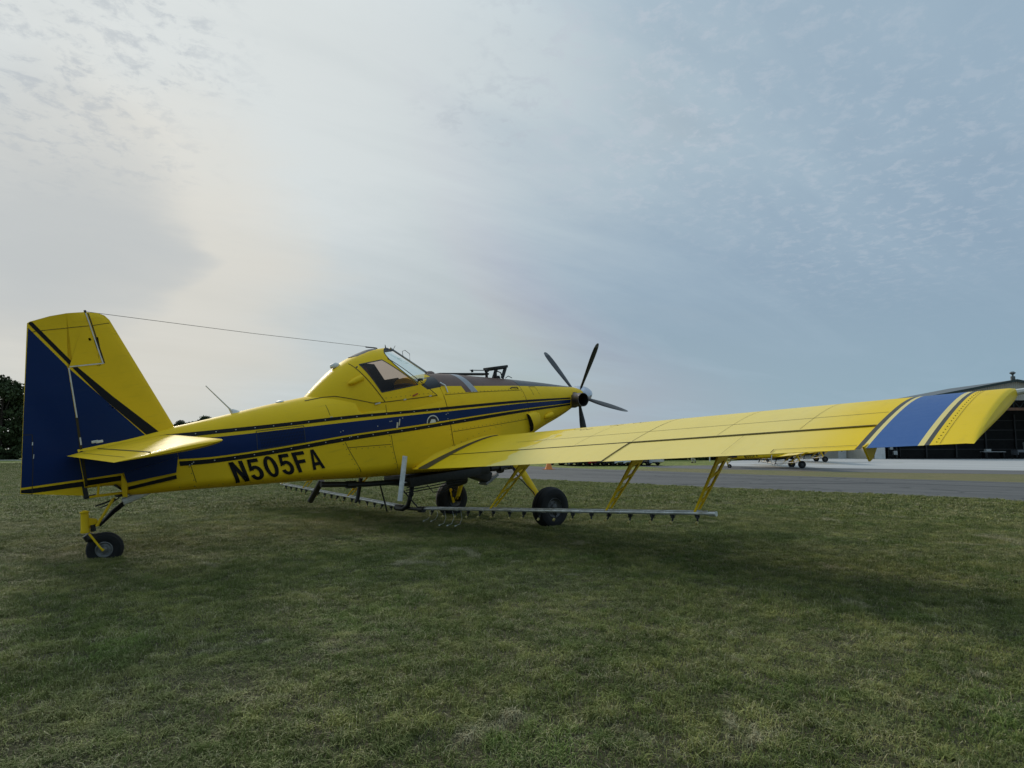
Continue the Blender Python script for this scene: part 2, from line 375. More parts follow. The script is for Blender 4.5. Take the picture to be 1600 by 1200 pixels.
# ------------------------------------------------------------------ the aircraft
TH = R(12.302)
def pchip(xs, ys):
    xs = np.array(xs, float); ys = np.array(ys, float); h = np.diff(xs); d = np.diff(ys) / h
    m = np.zeros(len(xs)); m[0] = d[0]; m[-1] = d[-1]
    for i in range(1, len(xs) - 1):
        if d[i - 1] * d[i] > 0:
            w1 = 2 * h[i] + h[i - 1]; w2 = h[i] + 2 * h[i - 1]
            m[i] = (w1 + w2) / (w1 / d[i - 1] + w2 / d[i])
    def f(x):
        x = min(max(x, xs[0]), xs[-1]); i = min(max(int(np.searchsorted(xs, x)) - 1, 0), len(xs) - 2)
        t = (x - xs[i]) / h[i]
        return float((2*t**3-3*t*t+1)*ys[i] + (t**3-2*t*t+t)*h[i]*m[i] + (-2*t**3+3*t*t)*ys[i+1] + (t**3-t*t)*h[i]*m[i+1])
    return f
fTop = pchip([-6.28, -5.5, -4.65, -4.1, -3.7, -3.2, -2.4, -1.7, -1.15, -0.66, -0.1, 0.69, 1.53, 2.2, 2.48, 2.64, 2.74],
             [2.74, 2.775, 2.815, 2.85, 2.87, 2.885, 2.90, 2.91, 2.925, 2.86, 2.74, 2.575, 2.385, 2.22, 2.15, 2.09, 2.02])
fBot = pchip([-6.28, -5.96, -5.90, -5.86, -5.56, -5.15, -4.5, -4.0, -3.45, -2.65, -2.0, -1.5, -0.8, 0.0, 0.6, 1.2, 1.97, 2.45, 2.62, 2.74],
             [2.25, 2.20, 2.15, 2.06, 2.0, 1.935, 1.82, 1.735, 1.635, 1.475, 1.36, 1.27, 1.15, 1.13, 1.30, 1.45, 1.60, 1.74, 1.80, 1.86])
fW = pchip([-6.28, -5.9, -5.2, -4.1, -3.3, -2.2, -1.2, 0.0, 0.8, 1.6, 2.2, 2.5, 2.66, 2.74], [0.06, 0.13, 0.24, 0.38, 0.47, 0.56, 0.60, 0.60, 0.57, 0.49, 0.41, 0.345, 0.28, 0.20])
fVL = pchip([-6.28, -3.0, 0.0, 1.0, 2.2, 2.74], [0.16, 0.13, 0.16, 0.35, 0.5, 0.5])
fVU = pchip([-6.28, -3.3, -1.2, 0.7, 2.2, 2.74], [0.62, 0.56, 0.56, 0.52, 0.5, 0.5])
def fus(b, u):
    T, B_, w_ = fTop(b), fBot(b), fW(b); v = (u - B_) / (T - B_); vl, vu = fVL(b), fVU(b)
    if v <= 0 or v >= 1: return 0.0
    if v < vl: return w_ * max(0.0, 1 - ((vl - v) / vl) ** 2.2) ** (1 / 2.2)
    if v > vu: return w_ * max(0.0, 1 - ((v - vu) / (1 - vu)) ** 2.2) ** (1 / 2.2)
    return w_
hTop = pchip([-3.42, -3.3, -3.04, -2.79, -2.55, -2.3, -2.1, -1.85, -1.66, -1.0], [2.80, 2.895, 3.08, 3.235, 3.345, 3.42, 3.455, 3.455, 3.40, 3.25])
hK = pchip([-3.42, -3.2, -2.8, -2.4, -2.0, -1.0], [0.42, 0.60, 0.84, 0.98, 1.02, 1.0])
H0 = 2.38
def hump(b, u):
    if b < -3.42 or b > -1.0: return 0.0
    T = hTop(b); v = (u - H0) / (T - H0)
    if v >= 1 or u < H0: return 0.0
    return fus(b, 2.46) * hK(b) * max(0.0, 1 - v ** 2.5) ** (1 / 2.5)
def clipfront(u):     # door front line b at height u
    return -2.0 + (3.27 - u) * (0.70 / 0.72)
def side(b, u):
    h = hump(b, u) if b < clipfront(u) + 0.02 else 0.0
    return max(fus(b, u), h)

plane = empty('crop_duster_airplane', (0, 0, 0), (0, -TH, 0))
tag(plane, 'yellow and blue crop spraying airplane on the grass marked N505FA, its tail nearest the camera', 'airplane')

def loft(name, b0, b1, step, nseg, mats, cuts=(), classify=None, clip=None, capends=True):
    bm = bmesh.new(); rings = []
    nb = max(2, int(round((b1 - b0) / step)) + 1)
    for b in np.linspace(b0, b1, nb):
        T, B_ = fTop(b), fBot(b); ring = []
        for k in range(nseg):
            a = 2 * math.pi * k / nseg
            v = 0.5 - 0.5 * math.cos(a)
            u_ = B_ + (T - B_) * v
            s = fus(b, min(max(u_, B_ + 1e-6), T - 1e-6)) * (1 if a <= math.pi else -1)
            if k == 0 or k == nseg // 2: s = 0.0
            if clip: u_ = min(u_, clip(b))
            ring.append(bm.verts.new((b, s, u_)))
        rings.append(ring)
    for A, B2 in zip(rings, rings[1:]):
        for q in range(nseg): bm.faces.new((A[q], A[(q + 1) % nseg], B2[(q + 1) % nseg], B2[q]))
    if capends:
        bm.faces.new(rings[0]); bm.faces.new(rings[-1])
    for p, q in cuts:
        d = Vector((q[0] - p[0], 0, q[1] - p[1])); no = Vector((-d.z, 0, d.x)).normalized()
        bmesh.ops.bisect_plane(bm, geom=bm.verts[:] + bm.edges[:] + bm.faces[:], plane_co=(p[0], 0, p[1]), plane_no=no, dist=1e-5)
    if classify:
        for f in bm.faces:
            c = f.calc_center_median(); f.material_index = classify(c.x, c.z)
    return finish(name, bm, mats, plane, angle=50)

# rear fuselage, clipped flat under the cockpit
bmclip = lambda b: 2.50 if -2.72 < b < -1.56 else 9.0
fuse = loft('fuselage', -6.28, -1.17, 0.035, 56, [YEL], clip=bmclip)
def hopclass(b, u):
    line = 2.69 + (b + 1.2) * (2.455 - 2.69) / 1.62
    lean = (b - (-0.50)) - (2.6 - u) * 0.30        # slanted band
    low = u > line - 0.10 + 0.02 * b
    if u > line:
        return 2 if -0.075 < lean < 0.065 else 1
    if low:
        if 0.0 - 0.075 < lean < 0.065: return 2
        if -0.20 < lean <= -0.075: return 1
    return 0
def ln(off): return ((-0.50 + off + 0.30 * (2.6 - 3.0), 3.0), (-0.50 + off + 0.30 * (2.6 - 2.2), 2.2))
hopper = loft('hopper', -1.16, 0.70, 0.05, 56, [YEL, BROWN, GREYB],
     cuts=[((-1.2, 2.69), (0.42, 2.455)), ((-1.2, 2.566), (0.42, 2.3634)), ln(-0.075), ln(0.065), ln(-0.20)], classify=hopclass)
def cowlclass(b, u):
    line = 2.455 + (b - 0.42) * (2.125 - 2.455) / (2.5 - 0.42)
    return 1 if u > line and b < 2.5 else 0
cowl = loft('engine_cowling', 0.71, 2.74, 0.045, 56, [YEL, ANTIG], cuts=[((0.42, 2.455), (2.5, 2.125))], classify=cowlclass)

# cockpit hump
bm = bmesh.new(); rings = []
for b in np.linspace(-3.42, -1.02, 56):
    T = hTop(b); w0 = fus(b, 2.46) * hK(b); ring = []
    for k in range(49):
        a = math.pi * k / 48
        sn, cs = math.sin(a), math.cos(a)
        u_ = H0 + (T - H0) * abs(sn) ** (2 / 2.5); s = w0 * abs(cs) ** (2 / 2.5) * (1 if cs > 0 else -1)
        ring.append(bm.verts.new((b, s, u_)))
    rings.append(ring)
for A, B2 in zip(rings, rings[1:]):
    for q in range(48): bm.faces.new((A[q], A[q + 1], B2[q + 1], B2[q]))
bm.faces.new(rings[0])
def allg(bm): return bm.verts[:] + bm.edges[:] + bm.faces[:]
# split on the centre line, then trim the front with one slanted plane a side
CUTS = {}
bmesh.ops.bisect_plane(bm, geom=allg(bm), plane_co=(0, 0, 0), plane_no=(0, 1, 0))
for sg in (-1, 1):
    p1 = Vector((-1.98, 0.36 * sg, 3.27)); p2 = Vector((-1.28, 0.53 * sg, 2.55)); p3 = Vector((-1.64, 0, 3.40))
    no = (p2 - p1).cross(p3 - p1).normalized()
    if no.x < 0: no = -no
    geom = [f for f in bm.faces if f.calc_center_median().y * sg > 0]
    geom = geom + list({e for f in geom for e in f.edges}) + list({v for f in geom for v in f.verts})
    bmesh.ops.bisect_plane(bm, geom=geom, plane_co=p1, plane_no=no)
    cv = sorted([v.co.copy() for v in bm.verts if abs((v.co - p1).dot(no)) < 1e-4 and v.co.y * sg >= -1e-5], key=lambda c: -c.z); CUTS[sg] = (cv, p1, no)
    dele = [f for f in bm.faces if f.calc_center_median().y * sg > 0 and (f.calc_center_median() - p1).dot(no) > 0]
    bmesh.ops.delete(bm, geom=dele, context='FACES')
WIN = [(-2.50, 3.24), (-2.13, 3.26), (-1.64, 2.78), (-2.31, 2.76)]
for i in range(4):
    p, q = WIN[i], WIN[(i + 1) % 4]; no = Vector((-(q[1] - p[1]), 0, q[0] - p[0])).normalized()
    bmesh.ops.bisect_plane(bm, geom=allg(bm), plane_co=(p[0], 0, p[1]), plane_no=no)
def inpoly(x, z, poly):
    s = 0
    for i in range(len(poly)):
        a, b = poly[i], poly[(i + 1) % len(poly)]
        c = (b[0] - a[0]) * (z - a[1]) - (b[1] - a[1]) * (x - a[0])
        if s == 0: s = 1 if c > 0 else -1
        elif c * s < 0: return False
    return True
bmesh.ops.delete(bm, geom=[f for f in bm.faces if abs(f.calc_center_median().y) > 0.15 and inpoly(f.calc_center_median().x, f.calc_center_median().z, WIN)], context='FACES')
canopy = finish('cockpit_canopy', bm, [YEL], plane, angle=45)

# generic applied strips / panels that follow the side of the fuselage
def decal(name, polys, m, off=0.004, step=0.09, both=True, surf=side, parent=None, sides=None, mi=None):
    bm = bmesh.new()
    for poly in polys:
        vs = [bm.verts.new((p[0], 0, p[1])) for p in poly]
        try: bm.faces.new(vs)
        except ValueError: pass
    bmesh.ops.triangulate(bm, faces=bm.faces[:], ngon_method='EAR_CLIP')
    xs = [v.co.x for v in bm.verts]; zs = [v.co.z for v in bm.verts]
    for ax, lo, hi in ((0, min(xs), max(xs)), (2, min(zs), max(zs))):
        q = math.ceil(lo / step) * step
        while q < hi:
            no = Vector((1, 0, 0)) if ax == 0 else Vector((0, 0, 1))
            bmesh.ops.bisect_plane(bm, geom=allg(bm), plane_co=no * q, plane_no=no, dist=1e-5); q += step
    out = []
    for sg in (sides or ((-1, 1) if both else (-1,))):
        b2 = bm.copy()
        for v in b2.verts: v.co.y = sg * (surf(v.co.x, v.co.z) + off)
        out.append(finish(name, b2, m, parent or plane, smooth=True, angle=60))
    bm.free(); return out
def band(top, bot):
    return [top + bot[::-1]]
def dens(pts, n=60):
    f = pchip([p[0] for p in pts], [p[1] for p in pts])
    return [(x, f(x)) for x in np.linspace(pts[0][0], pts[-1][0], n)]
xr = [-5.33, -4.81, -3.95, -2.97, -1.83, -0.49, 0.43, 2.06]
ub_t = list(zip(xr, [2.712, 2.662, 2.585, 2.508, 2.392, 2.262, 2.168, 1.968]))
ub_b = list(zip(xr, [2.652, 2.610, 2.535, 2.462, 2.348, 2.217, 2.125, 1.940]))
bl_t = list(zip(xr, [2.632, 2.565, 2.492, 2.412, 2.312, 2.188, 2.105, 1.925]))
xl = [-5.26, -4.87, -4.01, -3.01, -1.87, -0.52, 0.40, 2.04]
bl_b = list(zip(xl, [2.375, 2.318, 2.262, 2.225, 2.148, 2.068, 2.005, 1.858]))
lb_t = list(zip(xl, [2.345, 2.292, 2.236, 2.198, 2.120, 2.045, 1.985, 1.846]))
lb_b = list(zip(xl, [2.285, 2.235, 2.180, 2.140, 2.068, 1.988, 1.938, 1.812]))
decal('upper_black_stripe', band(dens(ub_t), dens(ub_b)), BLACK)
decal('blue_stripe', band(dens([(-5.26, 2.622)] + bl_t[1:]), dens(bl_b)), BLUE)
decal('lower_black_stripe', band(dens(lb_t), dens(lb_b)), BLACK)
# tail end paint (aft of the offset panel) and the offset panel itself
decal('tail_blue_panel', [[(-6.26, 2.385), (-5.88, 2.345), (-5.88, 2.69), (-5.5, 2.68), (-5.40, 2.69), (-5.33, 2.642), (-5.265, 2.635), (-5.265, 2.40), (-5.87, 2.345), (-5.9, 2.36), (-6.26, 2.40)][2:9] , [(-5.90, 2.345), (-5.84, 2.345), (-5.84, 2.69), (-5.90, 2.69)],
                          [(-6.278, 2.365), (-5.885, 2.343), (-5.885, 2.69), (-6.278, 2.69)]], BLUE, off=0.008)
decal('tail_black_stripe', [[(-6.278, 2.345), (-5.885, 2.315), (-5.885, 2.255), (-6.278, 2.28)]], BLACK, off=0.009)
decal('tail_post_gap', [[(-6.278, 2.27), (-6.252, 2.27), (-6.235, 2.70), (-6.262, 2.70)]], SEAM, off=0.012)
decal('tail_side_panel', [[(-5.875, 2.345), (-5.27, 2.40), (-5.32, 2.215), (-5.86, 2.215)]], BLUE, off=0.022)
decal('tail_side_panel_stripe', [[(-5.86, 2.165), (-5.325, 2.185), (-5.325, 2.135), (-5.86, 2.125)]], BLACK, off=0.022)
# registration letters (sheared block capitals)
def letters():
    L = {}
    s = 0.30
    L['N'] = [[(0, 0), (s, 0), (s, 1), (0, 1)], [(1 - s, 0), (1, 0), (1, 1), (1 - s, 1)], [(0.02, 1), (s + 0.04, 1), (0.98, 0), (0.96 - s, 0)]]
    L['F'] = [[(0, 0), (s, 0), (s, 1), (0, 1)], [(s, 0.83), (0.98, 0.83), (0.98, 1), (s, 1)], [(s, 0.43), (0.86, 0.43), (0.86, 0.60), (s, 0.60)]]
    L['A'] = [[(0, 0), (0.25, 0), (0.56, 1), (0.37, 1)], [(0.75, 0), (1.02, 0), (0.65, 1), (0.44, 1)], [(0.24, 0.20), (0.78, 0.20), (0.72, 0.36), (0.28, 0.36)]]
    def arc(cx, cy, rx, ry, tx, ty, a0, a1, n=18):
        o = [(cx + rx * math.cos(a), cy + ry * math.sin(a)) for a in np.linspace(R(a0), R(a1), n)]
        i = [(cx + (rx - tx) * math.cos(a), cy + (ry - ty) * math.sin(a)) for a in np.linspace(R(a0), R(a1), n)]
        return [[o[k], o[k + 1], i[k + 1], i[k]] for k in range(n - 1)]
    L['0'] = arc(0.5, 0.5, 0.5, 0.52, s, 0.16, 0, 360, 33)
    L['5'] = [[(0.12, 0.83), (0.92, 0.83), (0.92, 1), (0.16, 1)], [(0.16, 1), (0.12, 0.83), (0.04, 0.44), (0.27, 0.48), (0.36, 0.83), (0.38, 1)]] + arc(0.48, 0.33, 0.50, 0.35, s, 0.16, -165, 140, 30)
    return L
LT = letters()
k = 0
for i, ch in enumerate('N505FA'):
    polys = []
    for poly in LT[ch]:
        q = []
        for x, y in poly:
            X = i * 0.207 + x * 0.174
            b = -4.635 + X - 0.062 * y; uu = 1.900 - 0.062 * (X) + 0.300 * y
            q.append((b, uu))
        polys.append(q)
    for o in decal('registration_letter', polys, BLACK, off=0.009, step=0.03, sides=(-1,)): pass

# seams, fasteners
def strip(p, q, wd=0.007):
    d = NL(q[0] - p[0], q[1] - p[1]); L_ = np.hypot(*d); nrm = NL(-d[1], d[0]) / L_ * wd / 2
    return [(p[0] + nrm[0], p[1] + nrm[1]), (q[0] + nrm[0], q[1] + nrm[1]), (q[0] - nrm[0], q[1] - nrm[1]), (p[0] - nrm[0], p[1] - nrm[1])]
def poly_strip(pts, wd=0.007): return [strip(a, b, wd) for a, b in zip(pts, pts[1:])]
seams = []
for pts in ([(-2.30, 2.08), (-2.30, 1.85), (-2.27, 1.45)], [(-3.06, 2.13), (-3.02, 2.00), (-2.84, 1.53)], [(-3.04, 2.04), (-2.32, 1.94)],
            [(-5.14, 2.27), (-5.10, 1.96)], [(-1.16, 2.06), (-1.16, 1.60)], [(-1.17, 2.52), (-1.17, 2.30)], [(-3.2, 2.72), (-3.2, 2.56)],
            [(-1.14, 2.53), (-0.3, 2.45), (0.70, 2.33)], [(-1.14, 1.90), (-0.3, 1.84), (0.68, 1.78)], [(0.705, 2.50), (0.705, 1.5)],
            [(0.95, 2.36), (1.12, 2.33), (1.12, 2.18)], [(0.95, 2.36), (0.95, 2.19)], [(2.30, 2.17), (2.35, 1.98)], [(1.2, 1.62), (2.0, 1.70), (2.5, 1.80)],
            [(-2.29, 2.56), (-2.30, 2.42)]):
    seams += poly_strip(pts)
decal('panel_seam', seams, SEAM, off=0.0035, step=0.12)
decal('canopy_base_seam', poly_strip([(-3.44, 2.83), (-3.16, 2.835), (-3.0, 2.82), (-2.85, 2.765), (-2.66, 2.69), (-2.49, 2.62), (-2.28, 2.60)], 0.010), SEAM, off=0.006, step=0.05)
decal('door_seam', poly_strip([(-2.62, 3.28), (-2.29, 2.60), (-1.31, 2.545)], 0.011) + poly_strip([(-2.02, 3.27), (-1.32, 2.55)], 0.014), SEAM, off=0.006, step=0.05)
# louvre panel in the blue band
lv = []
for kx in range(30):
    for row in range(5):
        x0 = -4.24 + kx * 0.0205; z0 = 2.30 + row * 0.044 - (x0 + 4.24) * 0.07
        lv.append([(x0, z0), (x0 + 0.006, z0), (x0 + 0.006, z0 + 0.034), (x0, z0 + 0.034)])
louv = decal('louvre_slot', lv, BLACK, off=0.006, step=5)
for o in louv: o['kind'] = 'stuff'
decal('louvre_frame', poly_strip([(-4.27, 2.54), (-3.62, 2.49), (-3.64, 2.25), (-4.30, 2.29), (-4.27, 2.54)], 0.008), GREYST, off=0.0055)
# fasteners as little domes
def domes(name, pts, m, r=0.009, sides=(-1, 1), kind='stuff'):
    for sg in sides:
        bm = bmesh.new()
        for b, u_ in pts:
            s = side(b, u_); c = Vector((b, sg * s, u_))
            vs = [bm.verts.new(c + Vector((math.cos(a) * r, sg * 0.003, math.sin(a) * r))) for a in np.linspace(0, 2 * math.pi, 7)[:-1]]
            t = bm.verts.new(c + Vector((0, sg * (0.003 + r * 0.6), 0)))
            for i in range(6): bm.faces.new((vs[i], vs[(i + 1) % 6], t))
        o = finish(name, bm, m, plane); o['kind'] = kind
pts = []
f_ub = pchip(*zip(*[(p[0], p[1] - 0.028) for p in ub_t])); f_lb = pchip(*zip(*[(p[0], p[1] - 0.025) for p in lb_t]))
for x in np.arange(-5.25, -1.3, 0.245): pts.append((x, f_ub(x)))
for x in np.arange(-5.1, -0.6, 0.25): pts.append((x, f_lb(x)))
pts += [(-5.2, 2.60), (-3.2, 2.53), (-3.18, 2.53), (-3.10, 2.29), (-3.06, 2.30), (-2.98, 2.18), (-2.95, 2.19), (-2.28, 2.29), (-2.25, 2.29), (-1.22, 2.21), (-1.18, 2.22), (-1.2, 2.13),
        (-2.05, 2.30), (-2.5, 2.26), (-5.15, 2.27), (-5.12, 2.28)]
domes('fastener', pts, FAST, 0.010)
pts = []
fb = lambda x: fBot(x) + 0.06
for x in np.arange(-5.3, -1.2, 0.17): pts.append((x, fb(x)))
for pl in ([(-2.33, 2.08), (-2.31, 1.45)], [(-3.09, 2.1), (-2.88, 1.53)], [(-5.16, 2.25), (-5.12, 1.98)], [(-3.0, 2.01), (-2.34, 1.91)], [(-2.26, 2.66), (-1.4, 2.60)],
           [(-1.1, 1.92), (0.66, 1.80)], [(-1.19, 1.95), (-1.19, 1.50)], [(0.66, 2.3), (0.66, 1.6)], [(-1.1, 2.55), (0.62, 2.36)]):
    n_ = int(math.dist(*pl) / 0.085)
    for t in np.linspace(0, 1, n_ + 1): pts.append((pl[0][0] + t * (pl[1][0] - pl[0][0]), pl[0][1] + t * (pl[1][1] - pl[0][1])))
for t in np.linspace(0, 1, 15): pts.append((-1.95 + 1.9 * t, 1.50 + 0.30 * math.sin(t * 1.45)))
domes('rivet', pts, FASTD, 0.0075)

# --- cockpit fittings
def window_glass(sg):
    bm = bmesh.new(); n = 8
    g = [[None] * (n + 1) for _ in range(n + 1)]
    for i in range(n + 1):
        for j in range(n + 1):
            a, b = i / n, j / n
            t = NL(*WIN[0]) * (1 - a) + NL(*WIN[1]) * a; bo = NL(*WIN[3]) * (1 - a) + NL(*WIN[2]) * a
            p = t * (1 - b) + bo * b
            g[i][j] = bm.verts.new((p[0], sg * (hump(p[0], p[1]) - 0.004), p[1]))
    for i in range(n):
        for j in range(n): bm.faces.new((g[i][j], g[i + 1][j], g[i + 1][j + 1], g[i][j + 1]))
    finish('door_window', bm, BGLASS, plane)
for sg in (-1, 1):
    window_glass(sg)
    decal('window_gasket', poly_strip(WIN + [WIN[0]], 0.016), BLK, off=0.005, step=0.05, sides=(sg,))
    # brown blind strip along the rear edge of the window
bm = bmesh.new()
for sg in (-1, 1):
    prism(bm, [(-2.48, 3.20), (-2.42, 3.20), (-2.22, 2.80), (-2.29, 2.80)], sg * 0.325, sg * 0.34, 0)
finish('window_blind', bm, TAN, plane)
bm = bmesh.new()
add_box(bm, (-2.12, 0, 2.52), (1.12, 0.84, 0.03))            # floor
finish('cockpit_floor', bm, BLK, plane, smooth=False)
bm = bmesh.new()
add_box(bm, (-2.40, 0, 2.66), (0.5, 0.5, 0.18), bev=0.03)
add_box(bm, (-2.50, 0, 2.88), (0.14, 0.50, 0.58), Matrix.Rotation(R(-14), 3, 'Y'), bev=0.04)
add_box(bm, (-2.52, 0, 3.14), (0.12, 0.34, 0.18), Matrix.Rotation(R(-14), 3, 'Y'), bev=0.03)
finish('pilot_seat', bm, BLK, plane)
bm = bmesh.new(); add_box(bm, (-1.52, 0, 2.70), (0.06, 0.92, 0.34), Matrix.Rotation(R(10), 3, 'Y'), bev=0.01)
for q in range(6): add_lathe(bm, [(0, 0.04), (0.006, 0.04), (0.006, 0.0)], (-1.56, -0.3 + 0.12 * q, 2.74), (-1, 0, 0), 12)
finish('instrument_panel', bm, BLK, plane)
bm = bmesh.new(); add_tube(bm, [(-2.0, 0, 2.54), (-2.02, 0, 2.75), (-2.08, 0, 2.86)], 0.015)
finish('control_stick', bm, BLK, plane)
bm = bmesh.new()
prism(bm, [(-2.45, 2.50), (-1.15, 2.50), (-1.25, 2.72), (-1.45, 2.93), (-1.72, 2.93), (-1.87, 3.22), (-2.25, 3.30), (-2.45, 3.10)], 0.285, 0.30)
finish('side_lining', bm, BLK, plane, smooth=False)
bm = bmesh.new()
prism(bm, [(-2.62, 2.50), (-1.55, 2.50), (-1.62, 2.74), (-2.30, 2.74)], -0.39, -0.37)
finish('side_lining', bm, BLK, plane, smooth=False)
bm = bmesh.new(); add_box(bm, (-2.64, 0, 2.80), (0.03, 0.56, 0.50), Matrix.Rotation(R(-8), 3, 'Y')); finish('rear_bulkhead', bm, BLK, plane, smooth=False)
bm = bmesh.new()
for sg in (-1, 1): add_tube(bm, [(-2.60, 0.36 * sg, 2.5), (-2.55, 0.30 * sg, 3.2), (-2.2, 0.14 * sg, 3.38)], 0.02)
finish('roll_cage', bm, BLK, plane)
# glare shield: dark deck between windscreen foot and the hopper
bm = bmesh.new()
prev = None
for b in np.linspace(-1.62, -1.14, 8):
    ring = []
    for a in np.linspace(0, math.pi, 17):
        T = fTop(b) - 0.02 - (0.07 if b < -1.5 else 0)
        w_ = fus(b, 2.62) * 0.96
        ring.append(bm.verts.new((b, w_ * math.cos(a), 2.60 + (T - 2.60) * math.sin(a) ** 0.8)))
    if prev:
        for q in range(16): bm.faces.new((prev[q], prev[q + 1], ring[q + 1], ring[q]))
    prev = ring
finish('glare_shield', bm, BLK, plane)
# windscreen: one pane a side, lying in the slanted front opening
P3 = Vector((-1.64, 0, 3.40)); P4 = Vector((-1.02, 0, 2.92))
for sg in (-1, 1):
    cv, q1, no = CUTS[sg]
    top_ = [c for c in cv if c.z > 2.80]
    k_ = -no.z / no.x                      # the plane on the centre line: b as a function of u
    cb = lambda u_: q1.x - (no.y * (0 - q1.y) + no.z * (u_ - q1.z)) / no.x
    P3 = Vector((cb(top_[0].z), 0, top_[0].z)); P4 = Vector((cb(2.93), 0, 2.93))
    low_mid = top_[-1].lerp(P4, 0.5) + Vector((0.03, 0.03 * sg, -0.035))
    ring = top_ + [low_mid, P4]
    bm = bmesh.new(); f = bm.faces.new([bm.verts.new(c - no * 0.004) for c in ring]); bmesh.ops.triangulate(bm, faces=[f])
    finish('windscreen', bm, GLASS, plane, smooth=False)
    low = [top_[-1], low_mid, P4]
    bm = bmesh.new(); add_tube(bm, [p + Vector((0.01, 0, -0.02)) for p in low], 0.034, 8, flat=0.7)
    finish('windscreen_frame', bm, YEL, plane)
    bm = bmesh.new(); add_tube(bm, top_, 0.007, 6)
    finish('windscreen_seal', bm, BLK, plane)
bm = bmesh.new(); add_tube(bm, [P3 + Vector((0.0, 0, 0.0)), P4], 0.018, 6)
finish('windscreen_centre_bar', bm, GREYB, plane)
# skylight, beacon, side scoop, handle, aerials
bm = bmesh.new(); g = []
for i, b in enumerate(np.linspace(-2.47, -2.0, 9)):
    row = []; e = math.sqrt(max(0.02, 1 - ((i - 4) / 4.05) ** 2))
    for a in np.linspace(-0.9, 0.9, 13):
        a2 = a * e * 0.8
        T = hTop(b); w0 = fus(b, 2.46) * hK(b); th = math.pi / 2 - a2 * 0.9
        row.append(bm.verts.new((b, w0 * 0.8 * math.sin(a2), H0 + (T - H0) * abs(math.cos(a2 * 0.9)) ** 0.55 + 0.012)))
    g.append(row)
for A, B2 in zip(g, g[1:]):
    for q in range(12): bm.faces.new((A[q], A[q + 1], B2[q + 1], B2[q]))
finish('roof_skylight', bm, ANTIG, plane)
bm = bmesh.new(); add_lathe(bm, [(0, 0.055), (0.03, 0.055), (0.06, 0.035), (0.07, 0)], (-2.74, 0, 3.26), (-0.35, 0, 1), 14)
bmesh.ops.scale(bm, vec=(1.5, 1, 1), space=Matrix.Translation((2.74, 0, -3.26)), verts=bm.verts)
finish('beacon_light', bm, WHITEM, plane)
for sg in (-1, 1):
    bm = bmesh.new()
    prof = [(0, 0.0), (0.03, 0.024), (0.09, 0.042), (0.18, 0.05), (0.26, 0.052), (0.268, 0.045), (0.262, 0.0)]
    add_lathe(bm, prof, (-2.80, sg * (side(-2.66, 3.0) + 0.015), 2.965), (1, 0.0, 0.26), 16)
    finish('air_scoop', bm, YEL, plane)
    bm = bmesh.new()
    for b, u_ in ((-2.42, 2.60), (-1.95, 2.58), (-1.46, 2.56)):
        add_box(bm, (b, sg * (side(b, u_) + 0.008), u_), (0.10 if b < -2.3 else 0.05, 0.016, 0.022), Matrix.Rotation(R(-3), 3, 'Y'), bev=0.005)
    finish('door_latch', bm, FAST, plane)
    bm = bmesh.new(); add_box(bm, (-1.74, sg * (side(-1.74, 2.61) + 0.01), 2.625), (0.11, 0.012, 0.02), Matrix.Rotation(R(-14), 3, 'Y'), bev=0.004)
    finish('door_release', bm, REDP, plane)
    bm = bmesh.new(); add_tube(bm, [(-1.12, sg * (side(-1.12, 2.7) - 0.01), 2.74), (-1.07, sg * (side(-1.1, 2.66) + 0.03), 2.68), (-1.06, sg * (side(-1.06, 2.58) + 0.01), 2.56)], 0.012)
    finish('grab_handle', bm, SILV, plane)
    # lunch-box step / hatch in the blue band
    decal('step_hatch_rim', poly_strip([(-1.62 + 0.11 - 0.11 * math.cos(a), 2.135 + 0.105 * math.sin(a) - 0.01 * 0) for a in np.linspace(0, math.pi, 12)], 0.018) , WHITEM, off=0.009, step=9, sides=(sg,))
    decal('step_hatch', [[(-1.62 + 0.11 - 0.095 * math.cos(a), 2.125 + 0.09 * math.sin(a)) for a in np.linspace(0, math.pi, 12)]], DARKM, off=0.007, step=9, sides=(sg,))
    decal('step_hatch_flap', [[(-1.58, 2.128), (-1.45, 2.120), (-1.46, 2.17), (-1.53, 2.185)]], WHITEM, off=0.010, step=9, sides=(sg,))
    bm = bmesh.new(); add_box(bm, (-2.13, sg * (side(-2.1, 2.25) + 0.012), 2.25), (0.018, 0.02, 0.11), Matrix.Rotation(R(18), 3, 'Y'), bev=0.004)
    add_box(bm, (-2.17, sg * (side(-2.1, 2.2) + 0.005), 2.21), (0.03, 0.008, 0.09), Matrix.Rotation(R(18), 3, 'Y'))
    finish('cargo_latch', bm, FAST, plane)
bm = bmesh.new(); add_tube(bm, [(-4.40, 0, 2.82), (-4.45, 0, 2.91), (-4.70, 0, 3.26)], [0.035, 0.010, 0.006]); add_lathe(bm, [(0, 0.07), (0.03, 0.05), (0.07, 0.012)], (-4.38, 0, 2.815), (-0.4, 0, 1), 12)
finish('whip_antenna', bm, WHITEM, plane)
bm = bmesh.new(); add_lathe(bm, [(0, 0.06), (0.02, 0.055), (0.03, 0)], (-3.72, 0, 2.865), (0, 0, 1), 12)
finish('spine_vent', bm, SILV, plane)
bm = bmesh.new(); add_tube(bm, [(-5.935, 0, 4.365), (-3.94, 0, 3.905), (-1.95, 0, 3.475)], 0.0032, 5)
add_tube(bm, [(-5.93, 0, 4.32), (-5.93, 0, 4.38)], 0.014, 6); add_tube(bm, [(-1.95, 0, 3.44), (-1.95, 0, 3.475)], 0.012, 6)
add_tube(bm, [(-2.15, 0, 3.51), (-1.97, 0, 3.475)], 0.010, 6)
finish('antenna_wire', bm, DARKM, plane)
